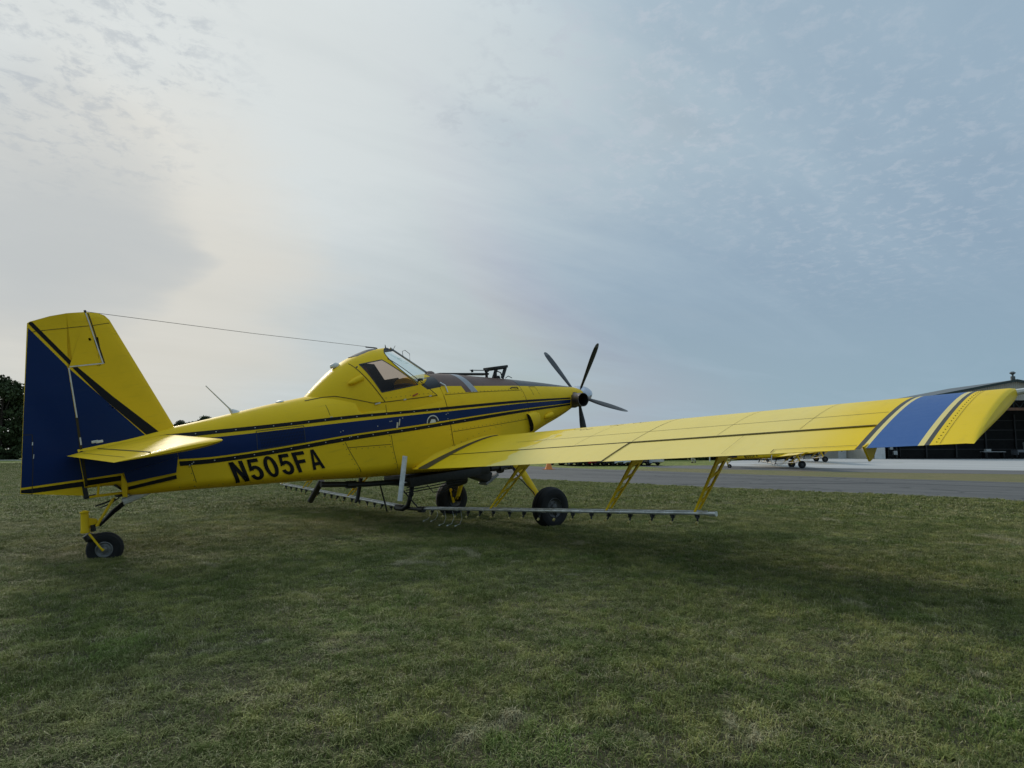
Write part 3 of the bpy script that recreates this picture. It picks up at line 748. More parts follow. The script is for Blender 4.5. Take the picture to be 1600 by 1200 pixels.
bm = bmesh.new(); add_tube(bm, [(-1.78, 0, 3.43), (-1.78, 0, 3.51)], [0.016, 0.004], 6); add_tube(bm, [(-1.66, -0.02, 3.40), (-1.60, -0.02, 3.47)], 0.004, 5)
add_tube(bm, [(-1.50, -0.05, 3.27), (-1.50, -0.05, 3.36), (-1.44, -0.05, 3.37), (-1.36, -0.05, 3.30), (-1.38, -0.05, 3.18)], 0.005, 5)
finish('roof_probe', bm, DARKM, plane)

# --- hopper lid gear and nose fittings
bm = bmesh.new()
add_lathe(bm, [(0, 0.11), (0.05, 0.10), (0.08, 0.06), (0.09, 0)], (-1.00, 0, 2.87), (0, 0, 1), 18)
finish('hopper_filler_cap', bm, BROWN, plane)
bm = bmesh.new()
add_box(bm, (-0.22, 0.05, 2.80), (1.15, 0.18, 0.035), Matrix.Rotation(R(8), 3, 'Y'), bev=0.008)
add_box(bm, (-0.05, -0.04, 2.83), (0.03, 0.03, 0.05)); add_box(bm, (0.30, -0.04, 2.79), (0.07, 0.05, 0.06), bev=0.01)
add_tube(bm, [(-0.1, -0.04, 2.85), (0.4, -0.04, 2.78)], 0.008)
finish('hopper_lid_rail', bm, DARKM, plane)
bm = bmesh.new()
for yy in (-0.13, 0.13):
    add_tube(bm, [(0.42, yy, 2.64), (0.44, yy, 2.78)], 0.030, 6); add_tube(bm, [(0.58, yy, 2.60), (0.70, yy, 2.78)], 0.040, 6, flat=0.6)
    add_tube(bm, [(0.42, yy, 2.80), (0.72, yy, 2.79)], 0.03, 6)
add_box(bm, (0.57, 0, 2.81), (0.34, 0.34, 0.05), Matrix.Rotation(R(2), 3, 'Y'), bev=0.01)
add_tube(bm, [(0.48, 0, 2.62), (0.52, 0, 2.72), (0.60, 0, 2.74), (0.68, 0, 2.70), (0.70, 0, 2.60)], 0.012, 6)
add_lathe(bm, [(0, 0.07), (0.06, 0.06), (0.07, 0)], (0.56, 0, 2.59), (0, 0, 1), 12)
add_tube(bm, [(0.78, 0, 2.58), (0.86, 0, 2.61), (0.95, 0, 2.56)], 0.008, 6)
finish('loading_hatch', bm, DARKM, plane)
for sg in (-1, 1):
    bm = bmesh.new(); add_tube(bm, [(0.42, sg * (side(0.42, 2.40) + 0.006), 2.40), (0.45, sg * (side(0.45, 2.40) + 0.02), 2.415), (0.58, sg * (side(0.58, 2.38) + 0.02), 2.40), (0.62, sg * (side(0.62, 2.37) + 0.005), 2.375)], 0.010)
    finish('cowl_handle', bm, DARKM, plane)
    # exhaust stack
    ax = Vector((-0.16, sg * 0.985, 0.0)).normalized(); o0 = Vector((2.24, sg * 0.28, 1.89)); L_ = 0.39
    bm = bmesh.new()
    add_lathe(bm, [(0.0, 0.160), (0.11, 0.160), (0.12, 0.140), (L_, 0.138), (L_, 0.126, 1), (0.05, 0.126, 1), (0.05, 0.0, 1)], o0, ax, 28)
    finish('exhaust_stack', bm, [EXH, SOOT_SHADE], plane)
    # cooling scoop; black end face paints in the shade of its mouth
    bm = bmesh.new(); rr = []
    for i, t in enumerate(np.linspace(0, 1, 9)):
        b = 0.66 + 0.34 * t; h = 0.165 * math.sqrt(max(0.0, 1 - t ** 2.4)) + 0.01; pr = 0.115 * math.sqrt(max(0, 1 - t ** 2)) + 0.002
        ring = []
        for a in np.linspace(0, math.pi, 13):
            uu = 1.71 + 0.04 * t + h * math.cos(a)
            ring.append(bm.verts.new((b - 0.03 * math.cos(a) * (1 - t), sg * (fus(b, uu) - 0.01 + pr * math.sin(a) ** 0.6), uu)))
        rr.append(ring)
    for A, B2 in zip(rr, rr[1:]):
        for q in range(12): bm.faces.new((A[q], A[q + 1], B2[q + 1], B2[q]))
    f = bm.faces.new(rr[0]); f.material_index = 1
    finish('cooling_scoop', bm, [YEL, SOOT_SHADE], plane)
    bm = bmesh.new(); c0 = Vector((1.12, sg * (fus(1.15, 1.74) + 0.0), 1.72))
    add_lathe(bm, [(0, 0.0), (0.04, 0.035), (0.12, 0.05), (0.24, 0.050), (0.25, 0.04), (0.245, 0.0)], c0, (1, 0, 0.12), 14)
    finish('vent_blister', bm, YEL, plane)
    decal('exhaust_heat_panel', [[(1.80, 2.02), (2.12, 1.97), (2.12, 1.80), (1.9, 1.82)]][:0] or [[(2.10, 2.0), (2.2, 2.0), (2.2, 1.80), (2.10, 1.80)]], DARKM, off=0.006, sides=(sg,))

# --- propeller
HB, HU = 2.79, 1.898
prop = empty('propeller', (HB, 0, HU)); prop.parent = plane
bm = bmesh.new(); add_lathe(bm, [(-0.10, 0.20), (-0.02, 0.225), (0.10, 0.215), (0.24, 0.17), (0.36, 0.10), (0.43, 0.04), (0.45, 0.0)], (0, 0, 0), (1, 0, 0), 36)
add_lathe(bm, [(-0.10, 0.20), (-0.10, 0.0)], (0, 0, 0), (1, 0, 0), 36)
finish('spinner', bm, SPIN, prop)
def blade_bm():
    bm = bmesh.new(); RR = 1.297; rings = []
    st = [(0.17, 0.035, 0.9, 80), (0.25, 0.045, 0.7, 80), (0.36, 0.075, 0.34, 80), (0.55, 0.115, 0.20, 80), (0.75, 0.138, 0.14, 82), (0.92, 0.142, 0.11, 85), (1.08, 0.132, 0.09, 88), (1.20, 0.110, 0.08, 90), (1.27, 0.075, 0.08, 91), (RR, 0.03, 0.10, 92)]
    for r_, hc, tk, tw in st:
        a0 = R(tw); ring = []
        for q in range(16):
            a = 2 * math.pi * q / 16
            cx = hc * math.cos(a) * 0.68; ty = hc * tk * math.sin(a) * (1.1 if math.sin(a) > 0 else 0.6)
            # chord along X when feathered (tw=90)
            ring.append(bm.verts.new((cx * math.sin(a0) - ty * math.cos(a0) * 0 , cx * math.cos(a0) + ty, r_)))
        rings.append(ring)
    for i, (A, B2) in enumerate(zip(rings, rings[1:])):
        for q in range(16):
            f = bm.faces.new((A[q], A[(q + 1) % 16], B2[(q + 1) % 16], B2[q])); f.material_index = 1 if i >= 7 else 0
    bm.faces.new(rings[0]); f = bm.faces.new(rings[-1]); f.material_index = 1
    return bm
b0 = None
for k_ in range(5):
    if b0 is None: b0 = finish('blade', blade_bm(), [PROPM, PROPT], prop); o = b0
    else: o = b0.copy(); COL.objects.link(o)
    # rotation about X so that +Z leans to starboard (-Y) by the blade angle
    o.rotation_euler = (R(35.224 + 72 * k_), 0, 0)

# --- fin and rudder
def fin_th(b, u):   # half thickness
    return 0.055 - 0.012 * (u - 2.7)
def flatslab(name, poly, thick, mats, taper=None, parent=plane, bev=True):
    """poly in (b,u); thin aerofoil-like slab built as a domed plate"""
    bm = bmesh.new(); vs = [bm.verts.new((p[0], 0, p[1])) for p in poly]; bm.faces.new(vs)
    bmesh.ops.triangulate(bm, faces=bm.faces[:]); xs = [p[0] for p in poly]; zs = [p[1] for p in poly]
    for ax, lo, hi in ((0, min(xs), max(xs)), (2, min(zs), max(zs))):
        q = lo + 0.07
        while q < hi:
            no = Vector((1, 0, 0)) if ax == 0 else Vector((0, 0, 1))
            bmesh.ops.bisect_plane(bm, geom=allg(bm), plane_co=no * q, plane_no=no, dist=1e-5); q += 0.07
    out = bm.copy()
    for v in bm.verts: v.co.y = -thick(v.co.x, v.co.z)
    for v in out.verts: v.co.y = thick(v.co.x, v.co.z)
    me = bpy.data.meshes.new('t'); out.to_mesh(me); out.free(); bm.from_mesh(me); bpy.data.meshes.remove(me)
    bm.edges.ensure_lookup_table()
    be = [e for e in bm.edges if e.is_boundary]
    bmesh.ops.bridge_loops(bm, edges=be)
    return finish(name, bm, mats, parent, angle=40)
def LEb(u): return float(np.interp(u, [2.60, 2.79, 4.24, 4.32, 4.36], [-5.11, -5.18, -5.69, -5.79, -5.92]))
def finthick(b, u):
    t = (LEb(u) - b) / 1.3
    base = 0.075 - 0.022 * (u - 2.7) / 1.6
    t = min(max(t, 0.0), 1.0)
    return base * max(0.10, 5 * 0.2 * (1.4845 * math.sqrt(t) - 0.63 * t - 1.758 * t * t + 1.4215 * t ** 3 - 0.5075 * t ** 4) / 0.5 * 1.0 if t < 1 else 0.1) + 0.002
FIN = [(-5.18, 2.79), (-5.69, 4.24), (-5.735, 4.30), (-5.80, 4.335), (-5.925, 4.352), (-5.850, 3.708), (-6.208, 3.708), (-6.222, 3.09), (-6.232, 2.74), (-6.24, 2.60), (-5.14, 2.62)]
RUD = [(-5.945, 4.354), (-6.13, 4.352), (-6.30, 4.332), (-6.50, 4.285), (-6.525, 4.27), (-6.72, 3.25), (-6.885, 2.375), (-6.89, 2.345), (-6.30, 2.165), (-6.262, 2.17), (-6.256, 2.60), (-6.248, 2.74), (-6.238, 3.09), (-6.226, 3.69), (-5.870, 3.69)]
flatslab('fin', FIN, finthick, [YEL])
rud = flatslab('rudder', RUD, lambda b, u: min(finthick(b, u), 0.008 + 0.075 * max(0, (b + 6.9 - (u - 2.36) * 0.19)) * 1.2), [YEL])
fsurf = finthick; rsurf = lambda b, u: min(finthick(b, u), 0.008 + 0.075 * max(0, (b + 6.9 - (u - 2.36) * 0.19)) * 1.2)
# paint on fin: blue triangle and dark diagonal; boundaries along the diagonal
dL = [(-6.525, 4.268), (-6.21, 3.75), (-5.93, 3.29), (-5.54, 2.755)]
def dl(u, off=0.0): return float(np.interp(u, [2.60, 2.755, 3.29, 3.75, 4.268], [-5.42, -5.54, -5.93, -6.21, -6.52])) + off
hin = lambda u: float(np.interp(u, [2.16, 2.74, 3.09, 3.70], [-6.26, -6.24, -6.23, -6.217]))
# fin (ahead of hinge)
decal('fin_blue_paint', [[(hin(2.62) + 0.012, 2.62), (-5.46, 2.62), (dl(2.755, -0.035), 2.755), (dl(3.29, -0.035), 3.29), (dl(3.68, -0.035), 3.68), (hin(3.69) + 0.012, 3.69)]], BLUE, off=0.003, surf=fsurf)
decal('fin_black_diagonal', [[(dl(2.72), 2.72), (dl(3.29), 3.29), (dl(3.70), 3.70), (dl(3.70) + 0.052, 3.70), (dl(3.29) + 0.11, 3.29), (dl(2.72) + 0.16, 2.72)]], BLACK, off=0.003, surf=fsurf)
decal('tail_corner_stripe', [[(-5.515, 2.715), (-5.30, 2.712), (-5.28, 2.650), (-5.46, 2.655)]], BLACK, off=0.006)
decal('rudder_blue_paint', [[(-6.875, 2.41), (hin(2.36) - 0.012, 2.36), (hin(3.09) - 0.008, 3.09), (hin(3.69) - 0.008, 3.685), (dl(3.72, -0.035), 3.72), (-6.525, 4.215), (-6.718, 3.25)]], BLUE, off=0.003, surf=rsurf)
decal('rudder_black_diagonal', [[(-6.515, 4.262), (dl(3.75), 3.75), (dl(3.708), 3.708), (dl(3.708) + 0.052, 3.708), (dl(3.75) + 0.052, 3.75), (-6.475, 4.278), (-6.50, 4.28)]], BLACK, off=0.003, surf=rsurf)
decal('rudder_black_stripe', [[(-6.88, 2.385), (-6.275, 2.335), (-6.275, 2.275), (-6.80, 2.325), (-6.885, 2.352)]], BLACK, off=0.003, surf=rsurf)
decal('rudder_seam', poly_strip([(-6.54, 4.16), (-6.40, 4.17), (-5.93, 4.18)], 0.006) + poly_strip([(-6.765, 3.0), (-6.68, 2.985), (-6.73, 2.62), (-6.79, 2.30)], 0.007), SEAM, off=0.0045, surf=rsurf, step=0.2)
decal('fin_seam', poly_strip([(-5.90, 4.18), (-5.70, 4.20)], 0.006), SEAM, off=0.0045, surf=fsurf, step=0.2)
decal('hinge_gap_edge', [strip((-5.848, 3.708), (-6.206, 3.712), 0.013), strip((-5.936, 4.34), (-5.859, 3.71), 0.013)] + [strip((-6.215, 3.70), (-6.226, 3.10), 0.014), strip((-6.232, 2.86), (-6.236, 2.77), 0.016)], WHITEM, off=0.010, surf=lambda b, u: max(fsurf(b, u), rsurf(b, u)), step=0.05)
decal('hinge_gap_shadow', [strip((-5.912, 4.34), (-5.842, 3.71), 0.012), strip((-6.229, 3.10), (-6.262, 2.30), 0.026)], SEAM, off=0.008, surf=lambda b, u: max(fsurf(b, u), rsurf(b, u)), step=0.05)
decal('rudder_tab_hinge', [strip((-6.69, 2.90), (-6.698, 2.865), 0.010), strip((-6.70, 2.76), (-6.712, 2.71), 0.007)], WHITEM, off=0.008, surf=rsurf, step=0.1)
bm = bmesh.new(); add_box(bm, (-6.28, 0, 2.20), (0.05, 0.05, 0.16)); add_box(bm, (-6.235, 0, 2.14), (0.10, 0.06, 0.03), bev=0.006)
finish('rudder_post', bm, DARKM, plane)

# --- tailplane
stab_u = lambda s: 2.705 - 0.018 * s / 2.6 * 1.0
def stab_section(b_le, b_te, s, u0, thk, n=14, inc=R(-0.8)):
    out = []
    c = b_le - b_te
    xs = [0.5 * (1 - math.cos(math.pi * i / n)) for i in range(n + 1)]
    yt = lambda x: thk * 5 * c * (0.2969 * math.sqrt(x) - 0.126 * x - 0.3516 * x * x + 0.2843 * x ** 3 - 0.1036 * x ** 4)
    up = [(b_le - x * c, s, u0 + yt(x)) for x in xs]; lo = [(b_le - x * c, s, u0 - yt(x)) for x in xs[1:-1]]
    return up + lo[::-1]
for sg in (-1, 1):
    bm = bmesh.new(); rings = []
    for s in list(np.linspace(0.05, 2.45, 10)) + [2.52, 2.57, 2.60, 2.612]:
        e = 0 if s < 2.5 else (s - 2.5) / 0.112
        t = s / 2.61
        le = -5.20 - 0.27 * t - 0.10 * e ** 3; te = -6.40 - 0.045 * t
        sec = stab_section(le, te, s * sg, 2.672 - 0.026 * t, 0.078 * (1 - 0.6 * e ** 2.5))
        rings.append([bm.verts.new(p) for p in sec])
    m_ = len(rings[0])
    for A, B2 in zip(rings, rings[1:]):
        for q in range(m_): bm.faces.new((A[q], A[(q + 1) % m_], B2[(q + 1) % m_], B2[q]))
    bm.faces.new(rings[-1]); bm.faces.new(rings[0])
    st = finish('tailplane', bm, YEL, plane, angle=40)
    def stabtop(s, b):
        t = s / 2.61; le = -5.20 - 0.27 * t; te = -6.40 - 0.045 * t; c = le - te; x = min(max((le - b) / c, 0), 1)
        return 2.672 - 0.026 * t + 0.078 * 5 * c * (0.2969 * math.sqrt(x) - 0.126 * x - 0.3516 * x * x + 0.2843 * x ** 3 - 0.1036 * x ** 4)
    bm = bmesh.new()
    def top_strip(p, q, wd=0.01, mi=0, n=10, off=0.004):
        p = NL(*p); q = NL(*q); d = (q - p) / np.hypot(*(q - p)); nn = NL(-d[1], d[0]) * wd / 2; prev = None
        for t in np.linspace(0, 1, n + 1):
            c = p + (q - p) * t; A = c + nn; B2 = c - nn
            cur = [bm.verts.new((A[1], sg * A[0], stabtop(A[0], A[1]) + off)), bm.verts.new((B2[1], sg * B2[0], stabtop(B2[0], B2[1]) + off))]
            if prev:
                f = bm.faces.new((prev[0], cur[0], cur[1], prev[1])); f.material_index = mi
            prev = cur
    top_strip((0.15, -6.10), (2.58, -6.135), 0.02)
    top_strip((1.4, -6.12), (1.4, -5.35), 0.006); top_strip((0.8, -6.12), (0.8, -5.35), 0.006); top_strip((2.0, -6.12), (2.0, -5.35), 0.006)
    top_strip((0.3, -6.28), (2.4, -6.31), 0.006)
    finish('elevator_gap', bm, SEAM, st)
    bm = bmesh.new()
    for s_ in (0.2, 0.45):
        add_box(bm, (-6.12, sg * s_, 2.785), (0.07, 0.03, 0.03), bev=0.006)
    finish('elevator_hinge', bm, WHITEM, st)

# --- wings
V_XLE, V_ZW, V_INC, V_DIH, V_C, V_M, V_T, SPAN, V_WASH = -.1173, 1.5712, 4.2389, 2.7084, 1.8925, .0119, .0756, 8.0557, 1.0347
def nyt(x, t): return 5 * t * (.2969 * math.sqrt(x) - .126 * x - .3516 * x * x + .2843 * x ** 3 - .1036 * x ** 4)
def nyc(x, m=V_M, p=.4): return m / p ** 2 * (2 * p * x - x * x) if x < p else m / (1 - p) ** 2 * ((1 - 2 * p) + 2 * p * x - x * x)
def wing_pt(s, x, side_=1, lift=0.0, droop=0.0):
    """side_: +1 upper, -1 lower ; returns (b,s,u)"""
    tl = V_T if side_ > 0 else 0.135 - 0.045 * (abs(s) / SPAN)
    y = nyc(x) + side_ * nyt(x, tl)
    i = R(V_INC - V_WASH * abs(s) / 8); c = V_C; uu = y * c + lift
    return (V_XLE - x * c * math.cos(i) + uu * math.sin(i), s, V_ZW + abs(s) * math.tan(R(V_DIH)) - x * c * math.sin(i) + uu * math.cos(i) + droop)
XS = [0.5 * (1 - math.cos(math.pi * i / 16)) for i in range(17)]
def wing_slab(name, s0, s1, x0, x1, sg, mats, classify=None, scuts=(), parent=None, ns=None, droop=0.0, xcuts=(), tipround=False):
    bm = bmesh.new()
    ss = sorted(set([round(v, 4) for v in np.linspace(s0, s1, ns or max(2, int((s1 - s0) / 0.4)) + 1)] + [c for c in scuts if s0 < c < s1]))
    xs = sorted(set([x0] + [x for x in XS if x0 < x < x1] + [x for x in xcuts if x0 < x < x1] + [x1]))
    rings = []
    for s in ss:
        up = [wing_pt(s * sg, x, 1, droop=droop) for x in xs]; lo = [wing_pt(s * sg, x, -1, droop=droop) for x in xs]
        if x0 < 1e-6: lo = lo[1:]
        if x1 > 0.9999: up[-1] = tuple(np.array(up[-1]) + NL(0, 0, 0.002)); 
        rings.append([bm.verts.new(p) for p in up + lo[::-1]])
    if tipround:
        for dd, sc in ((0.028, 0.90), (0.045, 0.70), (0.052, 0.35)):
            up = [NL(*wing_pt(s1 * sg, x, 1)) for x in xs]; lo = [NL(*wing_pt(s1 * sg, x, -1)) for x in xs]
            mid = [(a + b) / 2 for a, b in zip(up, lo)]
            up = [m + (a - m) * sc for m, a in zip(mid, up)]; lo = [m + (a - m) * sc for m, a in zip(mid, lo)]
            if x0 < 1e-6: lo = lo[1:]
            ring = []
            for p in up + lo[::-1]:
                p = p.copy(); p[1] += sg * dd; p[2] += dd * 0.0; ring.append(bm.verts.new(p))
            rings.append(ring)
    m_ = len(rings[0])
    for k_, (A, B2) in enumerate(zip(rings, rings[1:])):
        sm = (ss[k_] + ss[k_ + 1]) / 2 if k_ + 1 < len(ss) else s1
        for q in range(m_):
            f = bm.faces.new((A[q], A[(q + 1) % m_], B2[(q + 1) % m_], B2[q]))
            if classify: f.material_index = classify(sm)
    f = bm.faces.new(rings[0]); f = bm.faces.new(rings[-1])
    return finish(name, bm, mats, parent or plane, angle=32)
def tipclass(s):
    return 3 if 7.215 < s < 7.262 else 2 if 7.262 < s < 7.30 else 1 if 7.30 < s < 7.68 else 2 if 7.68 < s < 7.725 else 3 if 7.725 < s < 7.762 else 0
TC = (7.215, 7.262, 7.30, 7.68, 7.725, 7.762, 7.785)
def wstrip(bm, pts, wd, sg, mi=0, off=0.003):
    """strip on the upper surface along (s,x) points"""
    prev = None
    for a, (s, x) in enumerate(pts):
        s2, x2 = pts[min(a + 1, len(pts) - 1)]; s1_, x1_ = pts[max(a - 1, 0)]
        d = NL(s2 - s1_, (x2 - x1_) * V_C); d = d / np.hypot(*d); nn = NL(-d[1], d[0]) * wd / 2
        pr = []
        for e in (1, -1):
            S = s + nn[0] * e; X = min(max(x + nn[1] * e / V_C, 0.0), 1.0)
            b, s_, u_ = wing_pt(S * sg, X, 1, lift=off); pr.append(bm.verts.new((b, s_, u_)))
        if prev:
            f = bm.faces.new((prev[0], pr[0], pr[1], prev[1])); f.material_index = mi
        prev = pr
for sg in (-1, 1):
    wing = wing_slab('wing', 0.35, 7.215, 0.0, 0.690, sg, [YELW], ns=22)
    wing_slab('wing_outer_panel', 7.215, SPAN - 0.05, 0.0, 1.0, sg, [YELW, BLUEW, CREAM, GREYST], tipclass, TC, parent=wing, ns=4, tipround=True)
    wing_slab('flap', 0.62, 4.425, 0.703, 1.0, sg, [YELW], parent=wing, droop=-0.003)
    wing_slab('aileron', 4.445, 7.205, 0.703, 1.0, sg, [YELW], parent=wing, droop=-0.012, ns=8)
    wing_slab('trim_tab', 6.47, 7.20, 0.958, 1.0, sg, [YELW], parent=wing, droop=-0.010)
    bm = bmesh.new()
    wstrip(bm, [(s, 0.6965) for s in np.linspace(0.85, 7.2, 24)], 0.018, sg, off=0.002)
    wstrip(bm, [(4.435, x) for x in np.linspace(0.70, 0.998, 8)], 0.014, sg, off=0.001)
    wstrip(bm, [(s, 0.4895) for s in np.linspace(2.0, 7.2, 20)], 0.007, sg)
    wstrip(bm, [(4.45 - 0.0 * x, x) for x in np.linspace(0.0, 0.685, 12)], 0.007, sg)
    for s_ in (2.6, 3.5, 5.6, 6.5): wstrip(bm, [(s_, x) for x in np.linspace(0.04, 0.68, 12)], 0.0035, sg)
    for s_ in (5.95,): wstrip(bm, [(s_, x) for x in np.linspace(0.72, 0.99, 6)], 0.003, sg)
    wstrip(bm, [(s, 0.955) for s in np.linspace(6.46, 7.2, 6)], 0.007, sg, off=-0.002)
    wstrip(bm, [(6.462, x) for x in np.linspace(0.955, 0.995, 4)], 0.010, sg, off=-0.002)
    finish('wing_seam', bm, SEAM, wing)
    bm = bmesh.new()
    for x in np.linspace(0.06, 0.97, 26):
        for s_ in (7.80,):
            c = Vector(wing_pt(s_ * sg, x, 1, 0.003)); add_box(bm, c, (0.008, 0.007, 0.004))
    wstrip(bm, [(7.83, x) for x in np.linspace(0.02, 0.99, 20)], 0.003, sg)
    finish('wingtip_rivets', bm, SEAM, wing)['kind'] = 'stuff'
    # gap fillers (dark) behind spar
    bm = bmesh.new(); add_box(bm, (0, 0, 0), (1, 1, 1)); bmesh.ops.delete(bm, geom=bm.verts[:], context='VERTS')
    pts_ = [wing_pt(0.62 * sg, 0.696, 1, -0.02), wing_pt(7.2 * sg, 0.696, 1, -0.02), wing_pt(7.2 * sg, 0.696, -1, 0.02), wing_pt(0.62 * sg, 0.696, -1, 0.02)]
    bm.faces.new([bm.verts.new(p) for p in pts_]); finish('hinge_gap', bm, SEAM, wing)
    # root fillet with the dark stripe
    bm = bmesh.new(); rr = []
    for x in np.linspace(0.02, 1.0, 26):
        rad_out = 0.04 + 0.07 * x; h = (0.04 + 0.13 * x) * min(1.0, (1.001 - x) * 4) + 0.002
        base_ = wing_pt(0.7, x, 1); bb = base_[0]
        sw = fus(bb, base_[2] + h) - 0.01
        ring = []
        for t in np.linspace(0, 1, 9):
            a = t * math.pi / 2
            s_ = sw + (rad_out + (0.60 - sw) * 0) * (1 - math.cos(a)) * 1.0 + 0.0
            s_ = sw + (max(0.60, sw) + rad_out - sw) * (1 - math.cos(a))
            w_u = wing_pt(s_, x, 1)[2]
            uu = w_u + h * (1 - math.sin(a))
            ring.append(bm.verts.new((wing_pt(s_, x, 1)[0], sg * s_, uu + 0.003)))
        rr.append(ring)
    for A, B2 in zip(rr, rr[1:]):
        for q in range(8):
            f = bm.faces.new((A[q], A[q + 1], B2[q + 1], B2[q]))
    finish('wing_root_fillet', bm, [YEL], plane)
    bm = bmesh.new()
    pv = None
    for x in np.linspace(0.06, 0.998, 26):
        wd_ = 0.05 + 0.20 * max(0, (x - 0.1) / 0.9) ** 1.2; s_in = 0.66 + 0.02 * x
        cur = [bm.verts.new(wing_pt((s_in + e * wd_) * sg, x, 1, lift=0.004 + (0.012 if e == 0 else 0))) for e in (0, 0.5, 1)]
        if pv:
            for q in (0, 1): bm.faces.new((pv[q], pv[q + 1], cur[q + 1], cur[q]))
        pv = cur
    finish('wing_root_stripe', bm, GREYST, plane)
    # aileron mass-balance arm under the wing near the blue band
    q = Vector(wing_pt(7.28 * sg, 0.90, -1))
    bm = bmesh.new(); prism(bm, [(q.x + 0.25, q.z + 0.03), (q.x - 0.02, q.z - 0.12), (q.x - 0.10, q.z - 0.13), (q.x - 0.20, q.z + 0.02)], q.y - 0.008, q.y + 0.008)
    finish('aileron_arm', bm, YEL, wing)
    # wing tip lamp
    q = Vector(wing_pt(SPAN * sg, 0.05, 1)); bm = bmesh.new()
    add_tube(bm, [(q.x - 0.02, q.y - 0.01 * sg, q.z - 0.04), (q.x + 0.02, q.y + 0.10 * sg, q.z - 0.03), (q.x + 0.0, q.y + 0.16 * sg, q.z - 0.03)], [0.03, 0.026, 0.012], 8)
    finish('navigation_lamp', bm, WHITEM, wing)
    # stains on the wing: scuffed walkway streaks
    bm = bmesh.new()
    for s_, x_ in ((2.72, 0.20), (2.9, 0.24), (3.35, 0.16), (3.7, 0.12)):
        wstrip(bm, [(s_ + 0.10 * t, x_ + 0.015 * math.sin(5 * t)) for t in np.linspace(0, 2.2, 8)], 0.02, sg)
    finish('scuff_mark', bm, mottle('scuffed_paint', (0.42, 0.32, 0.10), 0.6, 0.4, 30), wing)

# --- main gear
def wheel_bm(Rt, Wt, Rr, rimmi=1, n=44):
    bm = bmesh.new(); hw = Wt / 2
    prof = [(-hw * 0.80, Rr), (-hw * 0.98, Rr + 0.3 * (Rt - Rr)), (-hw, Rr + 0.55 * (Rt - Rr)), (-hw * 0.88, Rr + 0.82 * (Rt - Rr)), (-hw * 0.60, Rt - 0.012), (-hw * 0.3, Rt),
            (-hw * 0.28, Rt - 0.008), (-hw * 0.22, Rt - 0.008), (-hw * 0.20, Rt), (hw * 0.0, Rt), (hw * 0.20, Rt), (hw * 0.22, Rt - 0.008), (hw * 0.28, Rt - 0.008), (hw * 0.3, Rt),
            (hw * 0.60, Rt - 0.012), (hw * 0.88, Rr + 0.82 * (Rt - Rr)), (hw, Rr + 0.55 * (Rt - Rr)), (hw * 0.98, Rr + 0.3 * (Rt - Rr)), (hw * 0.80, Rr)]
    add_lathe(bm, prof, (0, 0, 0), (0, 1, 0), n); return bm
def rim_bm(Rr, Wt, n=36):
    bm = bmesh.new(); hw = Wt / 2
    for e in (-1, 1):
        add_lathe(bm, [(e * hw * 0.80, Rr + 0.004), (e * hw * 0.86, Rr - 0.005), (e * hw * 0.62, Rr * 0.86), (e * hw * 0.50, Rr * 0.72), (e * hw * 0.55, Rr * 0.45), (e * hw * 0.80, Rr * 0.34), (e * hw * 0.85, Rr * 0.15), (e * hw * 0.85, 0)], (0, 0, 0), (0, 1, 0), n)
        for q in range(6):
            a = q * math.pi / 3; add_lathe(bm, [(0, 0.011), (0.012, 0.011), (0.012, 0)], (Rr * 0.58 * math.cos(a), e * hw * 0.52, Rr * 0.58 * math.sin(a)), (0, e, 0), 6)
    return bm
def rotz_local(x, y, z):   # world offset (level) -> body frame
    c, s = math.cos(TH), math.sin(TH)
    return Vector((x * c + z * s, y, -x * s + z * c))
for sg in (-1, 1):
    gear = empty('main_gear', (0, 0, 0)); gear.parent = plane
    c = rotz_local(0, sg * 1.387, 0.325)
    t = finish('tyre', wheel_bm(0.352, 0.27, 0.165), RUB, gear); t.location = c; t.rotation_euler = (0, 0, R(3 * sg))
    rm = finish('rim', rim_bm(0.167, 0.27), RIMD, gear); rm.location = c; rm.rotation_euler = (0, 0, R(3 * sg))
    bm = bmesh.new(); add_tube(bm, [(0.10, sg * 0.42, 1.30), (0.09, sg * 0.80, 0.93), (c.x + 0.02, sg * 1.16, c.z + 0.10), (c.x, sg * 1.22, c.z)], [0.085, 0.075, 0.062, 0.06], 8, flat=0.38, flatdir=(1, 0, 0.2))
    finish('gear_leg', bm, YEL, gear)
    bm = bmesh.new(); add_lathe(bm, [(0, 0.05), (0.2, 0.05), (0.2, 0)], (c.x, sg * 1.15, c.z), (0, sg, 0), 14); add_box(bm, (c.x - 0.07, sg * 1.22, c.z + 0.13), (0.09, 0.08, 0.14), bev=0.01)
    finish('brake_caliper', bm, DARKM, gear)
    bm = bmesh.new(); add_tube(bm, [(0.0, sg * 0.5, 1.2), (-0.04, sg * 0.82, 0.86), (c.x - 0.09, sg * 1.12, c.z + 0.28), (c.x - 0.09, sg * 1.2, c.z + 0.13)], 0.010, 6)
    finish('brake_hose', bm, BLK, gear)
    bm = bmesh.new(); add_box(bm, (c.x - 0.11, sg * 1.205, c.z + 0.10), (0.06, 0.02, 0.30), Matrix.Rotation(R(-6), 3, 'Y'), bev=0.008)
    finish('gear_bracket', bm, YEL, gear)

